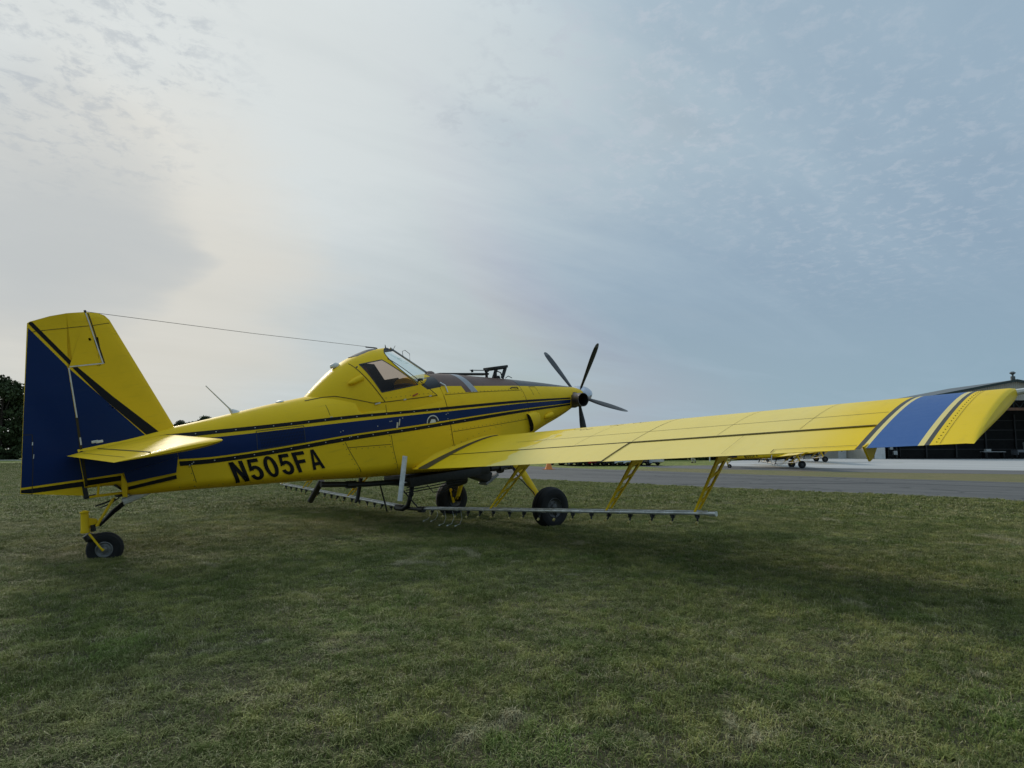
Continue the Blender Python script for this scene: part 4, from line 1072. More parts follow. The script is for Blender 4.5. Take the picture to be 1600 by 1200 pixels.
# --- tail wheel
tg = empty('tail_gear', (0, 0, 0)); tg.parent = plane
cw = Vector((-6.19, -0.01, 1.478))
def up_(dx, dz): return rotz_local(dx, 0, dz)
yaw = R(-22)
t = finish('tyre', wheel_bm(0.200, 0.145, 0.092, n=36), RUB, tg); t.location = cw; t.rotation_euler = (0, TH, yaw)
rm = finish('rim', rim_bm(0.094, 0.145), RIM, tg); rm.location = cw; rm.rotation_euler = (0, TH, yaw)
bm = bmesh.new()
add_lathe(bm, [(0, 0.048), (0.02, 0.052), (0.04, 0.045), (0.235, 0.042), (0.24, 0.052), (0.25, 0.052), (0.255, 0.044), (0.27, 0.0)], (-6.355, 0, 1.725), (0.13, 0, 1), 20)
finish('swivel_post', bm, YEL, tg)
bm = bmesh.new()
for s_ in (-1, 1):
    ya = Vector((math.sin(-yaw) * s_ * 0.095, math.cos(yaw) * s_ * 0.095, 0))
    add_tube(bm, [Vector((-6.31, 0, 1.71)) + ya * 0.5, cw + ya + Vector((-0.02, 0, 0.03)), cw + ya], [0.013, 0.012, 0.018], 8)
finish('wheel_fork', bm, YEL, tg)
bm = bmesh.new(); add_tube(bm, [(-6.35, 0, 1.70), (-6.33, 0, 1.66), (-6.26, 0, 1.63), (-6.20, 0, 1.66)], [0.045, 0.06, 0.055, 0.03], 10); add_tube(bm, [(-6.27, -0.02, 1.72), (-6.27, -0.02, 1.80)], 0.03, 8)
add_box(bm, (-6.20, 0, 1.80), (0.05, 0.05, 0.04))
finish('fork_crown', bm, DARKM, tg)
bm = bmesh.new(); prism(bm, [(-6.32, 1.90), (-6.22, 1.86), (-6.20, 1.77), (-6.30, 1.76)], -0.02, 0.02)
finish('spring_socket', bm, YEL, tg)
bm = bmesh.new()
add_tube(bm, [(-6.24, -0.05, 1.775), (-6.02, -0.06, 2.05)], 0.016, 8); add_tube(bm, [(-6.23, 0.04, 1.77), (-5.98, 0.05, 2.05)], 0.013, 8)
add_tube(bm, [(-6.25, -0.02, 2.14), (-5.90, -0.05, 2.10), (-5.60, -0.05, 2.03)], 0.013, 6)
finish('tail_strut', bm, YEL, tg)
bm = bmesh.new()
for k_, z_ in enumerate((0, 0.022, 0.044)):
    add_tube(bm, [(-6.20, 0, 1.76 + z_ * 0.5), (-6.05, 0, 1.86 + z_), (-5.88, 0, 1.955 + z_), (-5.72 + 0.04 * k_, 0, 1.985 + z_)], 0.030 , 6, flat=0.32, flatdir=(0, 1, 0))
finish('leaf_spring', bm, DARKM, tg)
bm = bmesh.new(); add_tube(bm, [(-5.92, -0.03, 1.985), (-5.75, -0.03, 2.015), (-5.60, -0.03, 2.035)], [0.045, 0.045, 0.03], 8); finish('spring_clamp', bm, WHITEM, tg)
bm = bmesh.new(); add_tube(bm, [(-6.20, 0.02, 2.005), (-5.98, 0.02, 2.035)], 0.010, 6)
add_tube(bm, [(-6.17, -0.05, 1.98), (-6.06, -0.05, 2.0), (-5.95, -0.05, 2.05)], 0.007, 6); add_tube(bm, [(-5.90, -0.08, 2.13), (-5.98, -0.08, 2.22)], 0.014, 6); add_tube(bm, [(-5.90, -0.06, 2.13), (-5.84, -0.08, 2.22)], 0.014, 6)
add_box(bm, (-5.90, 0, 2.08), (0.14, 0.16, 0.05), bev=0.01)
finish('steering_linkage', bm, DARKM, tg)
bm = bmesh.new()
add_tube(bm, [(-6.14, -0.07, 2.26), (-6.17, -0.07, 2.14)], 0.013, 6); add_tube(bm, [(-6.26, -0.07, 2.135), (-5.92, -0.11, 2.10)], 0.010, 6)
finish('tail_frame_tube', bm, YEL, tg)
bm = bmesh.new(); prism(bm, [(-5.90, 2.345), (-5.86, 2.22), (-5.885, 2.04), (-5.93, 2.06), (-5.925, 2.20)], -0.155, -0.13); finish('tail_flange', bm, YEL, plane)

# --- spray booms
booms = {}
def boom_pt(s):
    f = abs(s) / 5.6
    if s >= 0: return Vector((-1.84 + 0.14 * f, -s, 0.745 + 0.287 * f))
    return Vector((-1.84 + 0.27 * f, -s, 0.745 + 0.115 * f))
def nozzle_mesh():
    bm = bmesh.new()
    add_tube(bm, [(0, 0, -0.010), (0, 0, -0.050)], 0.017, 8); add_tube(bm, [(0.022, 0, -0.040), (-0.03, 0, -0.040)], 0.019, 8)
    add_tube(bm, [(0, 0, -0.050), (-0.012, 0, -0.085), (-0.04, 0, -0.11)], 0.013, 8)
    add_tube(bm, [(-0.034, 0, -0.104), (-0.064, 0, -0.128)], 0.019, 8, mi=1)
    add_tube(bm, [(0, -0.028, -0.012), (0, 0.028, -0.012)], 0.026, 8)
    return bm
NOZ = None
YTIP = mat('yellow_nozzle_tip', (0.45, 0.36, 0.12), 0.45)
for sgn, nm in ((1, 'starboard'), (-1, 'port')):
    root = empty('spray_boom', (0, 0, 0)); root.parent = plane
    bm = bmesh.new(); s0 = 0.30 if sgn > 0 else 0.15
    add_tube(bm, [boom_pt(sgn * s) + Vector((0, 0, 0)) for s in (s0, 2, 4, 5.55)], 0.019, 10)
    add_tube(bm, [boom_pt(sgn * s) + Vector((0.050, 0, 0.010)) for s in (s0, 2, 4, 5.50)], 0.012, 8)
    add_tube(bm, [boom_pt(sgn * 5.55), boom_pt(sgn * 5.63)], 0.030, 10)
    for s in np.arange(0.6, 5.5, 0.62): add_tube(bm, [boom_pt(sgn * s), boom_pt(sgn * (s + 0.05))], 0.024, 10)
    finish('boom_tube', bm, SILV, root)
    for s in np.linspace(0.62, 5.40, 17):
        if NOZ is None: NOZ = finish('nozzle', nozzle_mesh(), [BLK, YTIP], root); o = NOZ
        else: o = NOZ.copy(); COL.objects.link(o); o.parent = root
        p = boom_pt(sgn * s); o.location = (p.x + 0.01, p.y + random.uniform(-.02, .02), p.z - 0.012); o.scale = (0.85,) * 3; o.rotation_euler = (random.uniform(-.12, .12), TH + random.uniform(-.22, .22), random.uniform(-.3, .3))
    # hangers: tapered yellow plates with a lightening hole and a slotted lower half
    for s in (2.12, 4.22, 5.42):
        lowp = boom_pt(sgn * s) + Vector((-0.02, 0, 0.02))
        dih = math.tan(R(V_DIH)); tz = V_ZW + s * dih - 0.10
        A = (-0.46, tz + 0.02); A2 = (-0.96, tz - 0.06)           # top plate on the wing underside
        B_ = (lowp.x + 0.06, lowp.z + 0.02); B2 = (lowp.x - 0.06, lowp.z + 0.02)
        def lp(t, e):   # t along, e 0 front edge 1 rear edge
            fr = (A[0] + (B_[0] - A[0]) * t, A[1] + (B_[1] - A[1]) * t); re = (A2[0] + (B2[0] - A2[0]) * t, A2[1] + (B2[1] - A2[1]) * t)
            return (fr[0] + (re[0] - fr[0]) * e, fr[1] + (re[1] - fr[1]) * e)
        bm = bmesh.new(); y = lowp.y; th_ = 0.012
        def quad(t0, t1, e0, e1, bend=0): prism(bm, [lp(t0, e0), lp(t1, e0), lp(t1, e1), lp(t0, e1)], y - th_, y + th_)
        quad(0, 0.40, 0, 1)
        quad(0.40, 0.54, 0, 0.25); quad(0.40, 0.54, 0.70, 1)
        quad(0.54, 0.58, 0, 1)
        quad(0.58, 1.0, 0, 0.20); quad(0.58, 1.0, 0.80, 1)
        for tt in (0.72, 0.86): quad(tt, tt + 0.03, 0.24, 0.76)
        finish('boom_hanger', bm, YEL, root)
        bm = bmesh.new(); q = lp(0.40, 0.2); add_tube(bm, [(q[0] + 0.25, y, tz + 0.02), (q[0] + 0.06, y, q[1] + 0.02)], 0.03, 6, flat=0.4)
        finish('hanger_brace', bm, YEL, root)
# plumbing under the belly
bm = bmesh.new(); add_box(bm, (-1.25, 0, 1.155), (1.5, 0.80, 0.15), Matrix.Rotation(R(7), 3, 'Y'), bev=0.02); finish('hopper_gate_box', bm, DARKM, plane)
pump = empty('spray_pump', (0, 0, 0)); pump.parent = plane
bm = bmesh.new()
add_tube(bm, [(-3.35, -0.08, 1.545), (-2.6, -0.10, 1.36), (-1.7, -0.10, 1.19), (-1.0, -0.10, 1.10)], 0.042, 10)
for p in ((-2.95, -0.09, 1.44), (-2.0, -0.10, 1.245)): add_tube(bm, [p, (p[0] + 0.16, p[1], p[2] - 0.035)], 0.058, 10)
finish('spray_pipe', bm, DARKM, pump)
bm = bmesh.new()
pts_ = [(-1.72, -0.05, 1.16), (-1.80, -0.05, 0.98), (-1.84, -0.05, 0.90), (-1.86, 0.0, 0.80), (-1.90, 0.10, 0.745), (-1.90, 0.28, 0.74)]
add_tube(bm, pts_, 0.038, 10); add_tube(bm, [(-1.86, 0.16, 0.745), (-1.86, 0.36, 0.745)], 0.055, 12); add_tube(bm, [(-1.78, -0.05, 0.96), (-1.80, -0.05, 0.98)], 0.05, 10)
add_tube(bm, [(-1.84, -0.30, 0.75), (-1.84, -0.42, 0.755)], 0.05, 12); add_tube(bm, [(-1.86, 0.30, 0.745), (-1.84, -0.30, 0.75)], 0.027, 10)
finish('centre_manifold', bm, DARKM, pump)
for pts_, rr_ in (([(-2.0, 0.0, 1.22), (-1.86, -0.32, 0.76)], 0.012), ([(-2.2, 0.2, 1.30), (-2.12, 0.25, 0.76)], 0.014), ([(-2.30, 0.6, 1.36), (-2.42, 0.62, 1.02), (-2.47, 0.62, 0.98)], [0.035, 0.035, 0.02])):
    bm = bmesh.new(); add_tube(bm, pts_, rr_, 8); finish('boom_stay', bm, DARKM, pump)
bm = bmesh.new()
a0 = Vector((-3.02, 0.55, 1.50)); a1 = Vector((-3.16, 0.80, 1.18))
add_tube(bm, [(-3.10, 0.05, 1.50), a0, a1, (-3.0, 1.2, 0.95)][1:3], [0.05, 0.045], 10); finish('valve_arm', bm, DARKM, pump)
bm = bmesh.new(); add_tube(bm, [(-2.22, -0.72, 1.73), (-2.47, -0.76, 1.09)], 0.044, 12, flat=0.42, flatdir=(1, 0, 0.3)); add_tube(bm, [(-2.33, -0.70, 1.34), (-2.0, -0.3, 1.24)], 0.012, 6)
finish('sight_tube', bm, WHITEM, pump)
bm = bmesh.new()
for dz_, y_ in ((0, -0.2), (-0.05, -0.16), (-0.10, -0.12)):
    add_tube(bm, [(-1.95, y_, 1.14 + dz_), (-1.4, y_, 1.08 + dz_), (-0.75, y_, 1.02 + dz_)], 0.009, 6)
add_tube(bm, [(-1.55, -0.2, 1.08), (-1.45, -0.2, 0.93), (-1.2, -0.2, 0.88), (-1.0, -0.2, 0.93)], 0.008, 6)
finish('hydraulic_line', bm, DARKM, pump)
bm = bmesh.new()
add_box(bm, (-0.55, 0, 1.08), (0.9, 0.34, 0.22), Matrix.Rotation(R(6), 3, 'Y'), bev=0.03)
add_box(bm, (-0.25, 0, 0.93), (0.42, 0.26, 0.20), Matrix.Rotation(R(28), 3, 'Y'), bev=0.03)
add_tube(bm, [(-0.9, 0.02, 0.97), (-0.6, 0.02, 0.97)], 0.13, 16)
add_tube(bm, [(0.0, -0.04, 0.98), (0.55, -0.04, 0.90)], 0.055, 12); add_tube(bm, [(0.20, -0.04, 0.93), (0.28, -0.04, 0.92)], 0.085, 12)
add_tube(bm, [(0.46, -0.04, 1.02), (0.56, -0.04, 0.92), (0.62, -0.04, 0.76)], 0.028, 8); add_tube(bm, [(0.50, -0.04, 1.02), (0.80, -0.04, 0.98)], 0.030, 8)
finish('pump_body', bm, DARKM, pump)
bm = bmesh.new(); add_box(bm, (-0.05, -0.02, 0.80), (0.34, 0.22, 0.05), Matrix.Rotation(R(-18), 3, 'Y'), bev=0.01); add_tube(bm, [(0.32, -0.05, 0.92), (0.50, -0.05, 0.90)], 0.040, 12)
finish('pump_cover', bm, GREYB, pump)
# drop tubes with little nozzles near the centre
for s in (0.55, 0.75, 0.95, 1.15, 1.35):
    p = boom_pt(s); bm = bmesh.new(); d = -0.22 if s > 0.8 else -0.16
    add_tube(bm, [p + Vector((0, 0, -0.03)), p + Vector((-0.01, -0.02, d * 0.6)), p + Vector((-0.04, 0.02, d)), p + Vector((-0.09, 0.05, d - 0.01))], 0.0028, 5)
    add_tube(bm, [p + Vector((-0.09, 0.05, d - 0.01)), p + Vector((-0.115, 0.06, d - 0.018))], 0.009, 6)
    finish('drop_tube', bm, WHITEM, pump)
# ------------------------------------------------------------------ background
FW = Vector((math.cos(R(47.176)), math.sin(R(47.176)), 0)); RT = Vector((math.sin(R(47.176)), -math.cos(R(47.176)), 0))
def spot(depth, lat):
    p = CAM + FW * depth + RT * lat; return (p.x, p.y, gz(p.x, p.y))
# other aircraft on the apron: copies of the near one
OTHER = [((55.2, 18.7), R(-47), 'yellow crop spraying airplane on the concrete apron below the wing, nearer the taxiway', 1.0),
         ((70.9, 22.8), R(-47), 'yellow crop spraying airplane parked deeper on the apron close to the pale hangar annex', 0.95)]
def place_other(i, loc, rz, label, sc):
    c = copy_tree(plane)
    c.rotation_euler = (Matrix.Rotation(rz, 3, 'Z') @ Matrix.Rotation(-TH, 3, 'Y')).to_euler()
    c.location = (loc[0], loc[1], gz(*loc) + 0.016); c.scale = (sc,) * 3
    tag(c, label, 'airplane', 'crop dusters parked on the apron')
for i, (loc, rz, label, sc) in enumerate(OTHER): place_other(i, loc, rz, label, sc)

# hangar
WALLM = None
def corr_fn(g, b):
    p = objpos(g); n = g.noise(p, 0.5, 5, 0.6)
    st = g.n('ShaderNodeMapping', {'Vector': p, 'Scale': (3, 3, 0.2)}).outputs[0]
    c = g.mix(g.smooth(n, 0.3, 0.7), (0.36, 0.33, 0.27), (0.44, 0.41, 0.34)); c = g.mix(g.math('MULTIPLY', g.smooth(g.noise(st, 1.5, 4, 0.6), 0.5, 0.8), 0.3), c, (0.22, 0.20, 0.17))
    link(g, c, b.inputs['Base Color'])
TANW = mat('tan_sheet_metal', (0.4, 0.37, 0.3), 0.6, fn=corr_fn)
TRIM = mottle('dark_green_trim', (0.018, 0.035, 0.032), 0.5, 0.3, 2)
ROOFM = mottle('grey_roof_sheet', (0.10, 0.11, 0.11), 0.5, 0.3, 1)
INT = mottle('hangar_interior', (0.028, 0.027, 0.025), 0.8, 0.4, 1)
RUST = mottle('rusty_beam', (0.16, 0.075, 0.035), 0.7, 0.4, 3)
WHT = mottle('white_panel', (0.6, 0.6, 0.58), 0.5, 0.15, 2)
DEP = 96.0
hx, hy, hz = spot(DEP, 52.0)
hang = empty('hangar', (hx, hy, -0.25), (0, 0, R(47.176 - 90)))     # local +X = right, +Y = away
tag(hang, 'large tan metal hangar with wide open dark doorway and gabled roof behind the wingtip', 'hangar')
HW, EAV, APX, DL, DR, DH, DEPTH = 44.0, 7.2, 11.4, 2.4, 41.6, 7.1, 14.0
def gable(x): return EAV + (APX - EAV) * (1 - abs(x - HW / 2) / (HW / 2))
def ribbed(bm, x0, x1, z0f, z1f, y=0.0, pitch=0.32):
    x = x0
    while x < x1 - 1e-6:
        xe = min(x + pitch, x1)
        for a, b, o in ((x, x + (xe - x) * 0.70, 0.0), (x + (xe - x) * 0.70, xe, -0.045)):
            vs = [bm.verts.new((a, y + o, z0f(a))), bm.verts.new((b, y + o, z0f(b))), bm.verts.new((b, y + o, z1f(b))), bm.verts.new((a, y + o, z1f(a)))]
            bm.faces.new(vs)
        for a, o1, o2 in ((x + (xe - x) * 0.70, 0.0, -0.045), (xe, -0.045, 0.0)):
            bm.faces.new([bm.verts.new((a, y + o1, z0f(a))), bm.verts.new((a, y + o2, z0f(a))), bm.verts.new((a, y + o2, z1f(a))), bm.verts.new((a, y + o1, z1f(a)))])
        x = xe
bm = bmesh.new(); ribbed(bm, 0, DL, lambda x: 0, gable); ribbed(bm, DR, HW, lambda x: 0, gable); ribbed(bm, DL, DR, lambda x: min(DH + 1.5, gable(x) - 0.03), gable)
finish('front_wall', bm, TANW, hang, smooth=False)
for x_ in (0.0, HW):
    bm = bmesh.new(); add_box(bm, (x_, DEPTH / 2, EAV / 2), (0.12, DEPTH - 0.2, EAV)); finish('side_wall', bm, TANW, hang, smooth=False)
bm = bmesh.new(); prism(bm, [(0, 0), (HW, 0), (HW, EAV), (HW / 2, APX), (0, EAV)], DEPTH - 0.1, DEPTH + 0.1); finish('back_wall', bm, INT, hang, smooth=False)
for e in (0, 1):
    xa, xb = (-0.5, HW / 2) if e == 0 else (HW / 2, HW + 0.5)
    za, zb = (EAV - 0.08, APX) if e == 0 else (APX, EAV - 0.08)
    bm = bmesh.new(); prism(bm, [(xa, za + 0.02), (xb, zb + 0.02), (xb, zb + 0.22), (xa, za + 0.22)], -0.45, DEPTH + 0.4); finish('roof', bm, ROOFM, hang, smooth=False)
    bm = bmesh.new(); prism(bm, [(xa, za - 0.10), (xb, zb - 0.10), (xb, zb + 0.26), (xa, za + 0.26)], -0.60, -0.46); finish('roof_trim', bm, TRIM, hang, smooth=False)
bm = bmesh.new(); add_tube(bm, [(HW / 2, 0.2, APX), (HW / 2, 0.2, APX + 0.75)], 0.30, 10); add_tube(bm, [(HW / 2, 0.2, APX + 0.75), (HW / 2, 0.2, APX + 1.0)], 0.12, 8)
add_tube(bm, [(HW / 2, 0.2, APX + 1.0), (HW / 2, 0.2, APX + 1.25), (HW / 2, 0.2, APX + 1.45)], [0.15, 0.42, 0.2], 12)
finish('roof_vent', bm, ROOFM, hang)
bm = bmesh.new(); add_box(bm, ((DL + DR) / 2, 0.1, DH + 0.2), (DR - DL, 0.25, 0.4)); finish('door_header_beam', bm, RUST, hang, smooth=False)
bm = bmesh.new(); add_tube(bm, [(9, 0.1, DH + 1.45), (35, 0.1, DH + 1.45)], 0.06, 6)
x_ = 9.0
while x_ < 34: 
    add_tube(bm, [(x_, 0.1, DH + 0.4), (x_ + 0.85, 0.1, DH + 1.45), (x_ + 1.7, 0.1, DH + 0.4)], 0.05, 5); add_tube(bm, [(x_ + 0.85, 0.1, DH + 0.4), (x_ + 0.85, 0.1, DH + 1.45)], 0.05, 5); x_ += 1.7
finish('door_truss', bm, TRIM, hang)
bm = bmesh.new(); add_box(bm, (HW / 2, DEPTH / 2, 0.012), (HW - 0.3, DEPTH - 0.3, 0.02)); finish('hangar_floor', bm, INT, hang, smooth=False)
bm = bmesh.new(); add_box(bm, (DL - 0.9, -0.2, 2.5), (1.5, 0.14, 5.0)); finish('sliding_door_leaf', bm, WHT, hang, smooth=False)
for x_ in np.arange(2.0, 43.0, 5.0):
    bm = bmesh.new(); add_box(bm, (x_, DEPTH - 0.35, 3.6), (0.22, 0.25, 7.2)); finish('wall_column', bm, RIMD, hang, smooth=False)
for z_ in (1.4, 3.0, 4.6, 6.2):
    bm = bmesh.new(); add_box(bm, (HW / 2, DEPTH - 0.25, z_), (HW - 0.4, 0.12, 0.14)); finish('wall_girt', bm, RIMD, hang, smooth=False)
# objects inside the hangar
def hangobj(name, label, cat, x, y, parts):
    p = hang.matrix_basis @ Vector((x, y, 0.03)); r = empty(name, p, hang.rotation_euler); tag(r, label, cat)
    for nm, boxes, m in parts:
        bm = bmesh.new()
        for c_, s_ in boxes: add_box(bm, c_, s_, bev=min(s_) * 0.12)
        finish(nm, bm, m, r)
hangobj('storage_rack', 'shelf rack with pale boxes standing just inside the left edge of the hangar door', 'rack', 5.0, 4.0,
        [('frame', [((0, 0, 1.0), (0.08, 0.6, 2.0)), ((1.8, 0, 1.0), (0.08, 0.6, 2.0)), ((0.9, 0, 0.5), (1.8, 0.6, 0.06)), ((0.9, 0, 1.3), (1.8, 0.6, 0.06))], DARKM), ('box', [((0.5, -0.1, 1.55), (0.5, 0.4, 0.45)), ((1.1, -0.1, 0.85), (0.6, 0.4, 0.6))], WHT)])
hangobj('workbench', 'long dark workbench with pale parts on top inside the hangar below the wingtip', 'workbench', 21.0, 6.0,
        [('bench_top', [((1.5, 0, 1.0), (3.4, 0.9, 0.1))], WHT), ('bench_leg', [((0.1, 0, 0.5), (0.12, 0.8, 1.0)), ((2.9, 0, 0.5), (0.12, 0.8, 1.0))], DARKM), ('bench_vice', [((0.7, 0, 1.25), (0.8, 0.5, 0.35))], WHT)])
hangobj('ground_tractor', 'boxy pale tug vehicle parked inside the right part of the hangar', 'tractor', 28.5, 9.0,
        [('body', [((1.2, 0, 0.9), (3.2, 1.5, 0.8))], GREYB), ('cab', [((2.2, 0, 1.9), (1.3, 1.4, 1.3))], WHT), ('wheel', [((0.2, -0.75, 0.45), (0.9, 0.25, 0.9)), ((2.2, -0.75, 0.45), (0.9, 0.25, 0.9))], RUB)])
# low annex to the left
ax_, ay_, az_ = spot(DEP + 6, 35.5)
ann = empty('annex_building', (ax_, ay_, -0.25), (0, 0, R(47.176 - 90))); tag(ann, 'low tan ribbed metal building left of the hangar, mostly hidden behind the yellow wing', 'building')
bm = bmesh.new(); ribbed(bm, 0, 17.5, lambda x: 0, lambda x: 3.4); finish('front_wall', bm, TANW, ann, smooth=False)
for x_ in (0.0, 17.5):
    bm = bmesh.new(); add_box(bm, (x_, 5, 1.7), (0.12, 9.8, 3.4)); finish('side_wall', bm, TANW, ann, smooth=False)
bm = bmesh.new(); prism(bm, [(-0.4, 3.3), (17.9, 3.3), (17.9, 3.45), (8.75, 4.6), (-0.4, 3.45)], -0.3, 10.2); finish('roof', bm, ROOFM, ann, smooth=False)
bm = bmesh.new(); add_box(bm, (15.6, -0.06, 1.25), (1.2, 0.10, 2.5)); finish('door', bm, WHT, ann, smooth=False)

# parked cars
def car(colr, name='parked_car'):
    r = empty(name); M_ = mat('car_paint', colr, 0.3, coat=0.6)
    bm = bmesh.new()
    prof = [(-2.2, 0.42), (-2.25, 0.70), (-2.1, 0.92), (-1.45, 0.98), (-0.95, 1.38), (-0.5, 1.46), (0.3, 1.44), (0.62, 1.30), (1.15, 0.98), (1.95, 0.84), (2.2, 0.68), (2.22, 0.40), (1.9, 0.25), (-1.9, 0.25)]
    prev = None
    for y, k_ in ((-0.88, 0.0), (-0.80, 1.0), (0.80, 1.0), (0.88, 0.0)):
        ring = []
        for x, z in prof:
            zz = z; yy = y * (1 - 0.22 * max(0, (z - 0.95)) / 0.5)
            if k_ == 0.0: zz = z - 0.04 if z > 0.9 else z
            ring.append(bm.verts.new((x * (1 if k_ else 0.985), yy, zz)))
        if prev:
            for q in range(len(prof)): bm.faces.new((prev[q], prev[(q + 1) % len(prof)], ring[(q + 1) % len(prof)], ring[q]))
        else: bm.faces.new(ring)
        prev = ring
    bm.faces.new(prev); finish('body', bm, M_, r, angle=30)
    G_ = BLK
    bm = bmesh.new(); vs = [(0.66, -0.62, 1.29), (0.66, 0.62, 1.29), (1.14, 0.74, 1.0), (1.14, -0.74, 1.0)]; bm.faces.new([bm.verts.new((x + 0.015, y, z + 0.02)) for x, y, z in vs]); finish('windscreen', bm, G_, r)
    bm = bmesh.new(); vs = [(-0.96, -0.62, 1.36), (-0.96, 0.62, 1.36), (-1.44, 0.72, 1.0), (-1.44, -0.72, 1.0)]; bm.faces.new([bm.verts.new((x - 0.015, y, z + 0.02)) for x, y, z in vs]); finish('rear_window', bm, G_, r)
    for sg in (-1, 1):
        bm = bmesh.new(); f_ = lambda x, z: (x, sg * (0.895 * (1 - 0.22 * max(0, (z - 0.95)) / 0.5)), z)
        for quad_ in ([(-1.25, 1.02), (-0.15, 1.02), (-0.15, 1.34), (-0.85, 1.33)], [(-0.08, 1.02), (0.95, 1.02), (0.5, 1.30), (-0.08, 1.34)]): bm.faces.new([bm.verts.new(f_(*q)) for q in quad_])
        finish('side_window', bm, G_, r)
        bm = bmesh.new(); add_box(bm, (2.17, sg * 0.62, 0.70), (0.10, 0.34, 0.13), bev=0.02); finish('headlight', bm, WHT, r)
        for x_ in (-1.38, 1.38):
            bm = wheel_bm(0.32, 0.20, 0.19, n=18); w_ = finish('tyre', bm, RUB, r); w_.location = (x_, sg * 0.80, 0.32)
            bm = bmesh.new(); add_lathe(bm, [(-0.05, 0.19), (0.06, 0.18), (0.05, 0.0)], (0, 0, 0), (0, sg, 0), 14); w_ = finish('rim', bm, RIM, r); w_.location = (x_, sg * 0.83, 0.32)
    return r
CARS = [((0.02, 0.02, 0.025), 'black car farthest left in the row seen under the yellow wing'), ((0.03, 0.035, 0.04), 'charcoal car second from the left, between a black car and a red car'),
        ((0.40, 0.02, 0.02), 'bright red car in the parked row between two dark cars'), ((0.02, 0.022, 0.03), 'black car right beside the bright red car'),
        ((0.05, 0.055, 0.06), 'dark grey car just left of the two white cars'), ((0.70, 0.71, 0.72), 'white car beside the dark grey car, left one of the two white ones'),
        ((0.68, 0.70, 0.72), 'white car beside the maroon car, right one of the two white ones'), ((0.16, 0.02, 0.02), 'dark maroon car between a white car and a black car'),
        ((0.03, 0.03, 0.035), 'black car between the maroon car and the silver car'), ((0.42, 0.44, 0.45), 'silver car at the right end of the parked row')]
for i, (c_, lb) in enumerate(CARS):
    px = 884 + i * 13.2; dep = 71.0; p = spot(dep, (px - 800) / 1023.2 * dep)
    r = car(c_); r.location = p; r.rotation_euler = (0, 0, R(47.176 + 180 + 38)); tag(r, lb, 'car', 'cars parked in a row on the grass beyond the taxiway')
# traffic cone
p = spot(60.0, (857 - 800) / 1023.2 * 60.0); p = (p[0], p[1], gz(p[0], p[1]) + 0.01)
r = empty('marker_cone', p); tag(r, 'orange marker cone on the grass edge beyond the taxiway', 'cone')
ORG = mottle('orange_plastic', (0.75, 0.22, 0.03), 0.5, 0.15, 4)
bm = bmesh.new(); add_lathe(bm, [(0.03, 0.36), (0.5, 0.20), (0.95, 0.06), (0.96, 0)], (0, 0, 0), (0, 0, 1), 18); finish('cone_body', bm, ORG, r)
bm = bmesh.new(); add_box(bm, (0, 0, 0.02), (0.85, 0.85, 0.04), bev=0.01); finish('cone_base', bm, ORG, r)
# light pole in the field edge
p = spot(80, (1107 - 800) / 1023.2 * 80); r = empty('white_post', p); tag(r, 'thin white post standing in front of the dark hedge under the wing', 'post')
bm = bmesh.new(); add_tube(bm, [(0, 0, 0), (0, 0, 1.9)], 0.07, 8); finish('shaft', bm, WHT, r)
bm = bmesh.new(); add_box(bm, (0, 0, 1.95), (0.2, 0.2, 0.12), bev=0.02); finish('post_cap', bm, WHT, r)

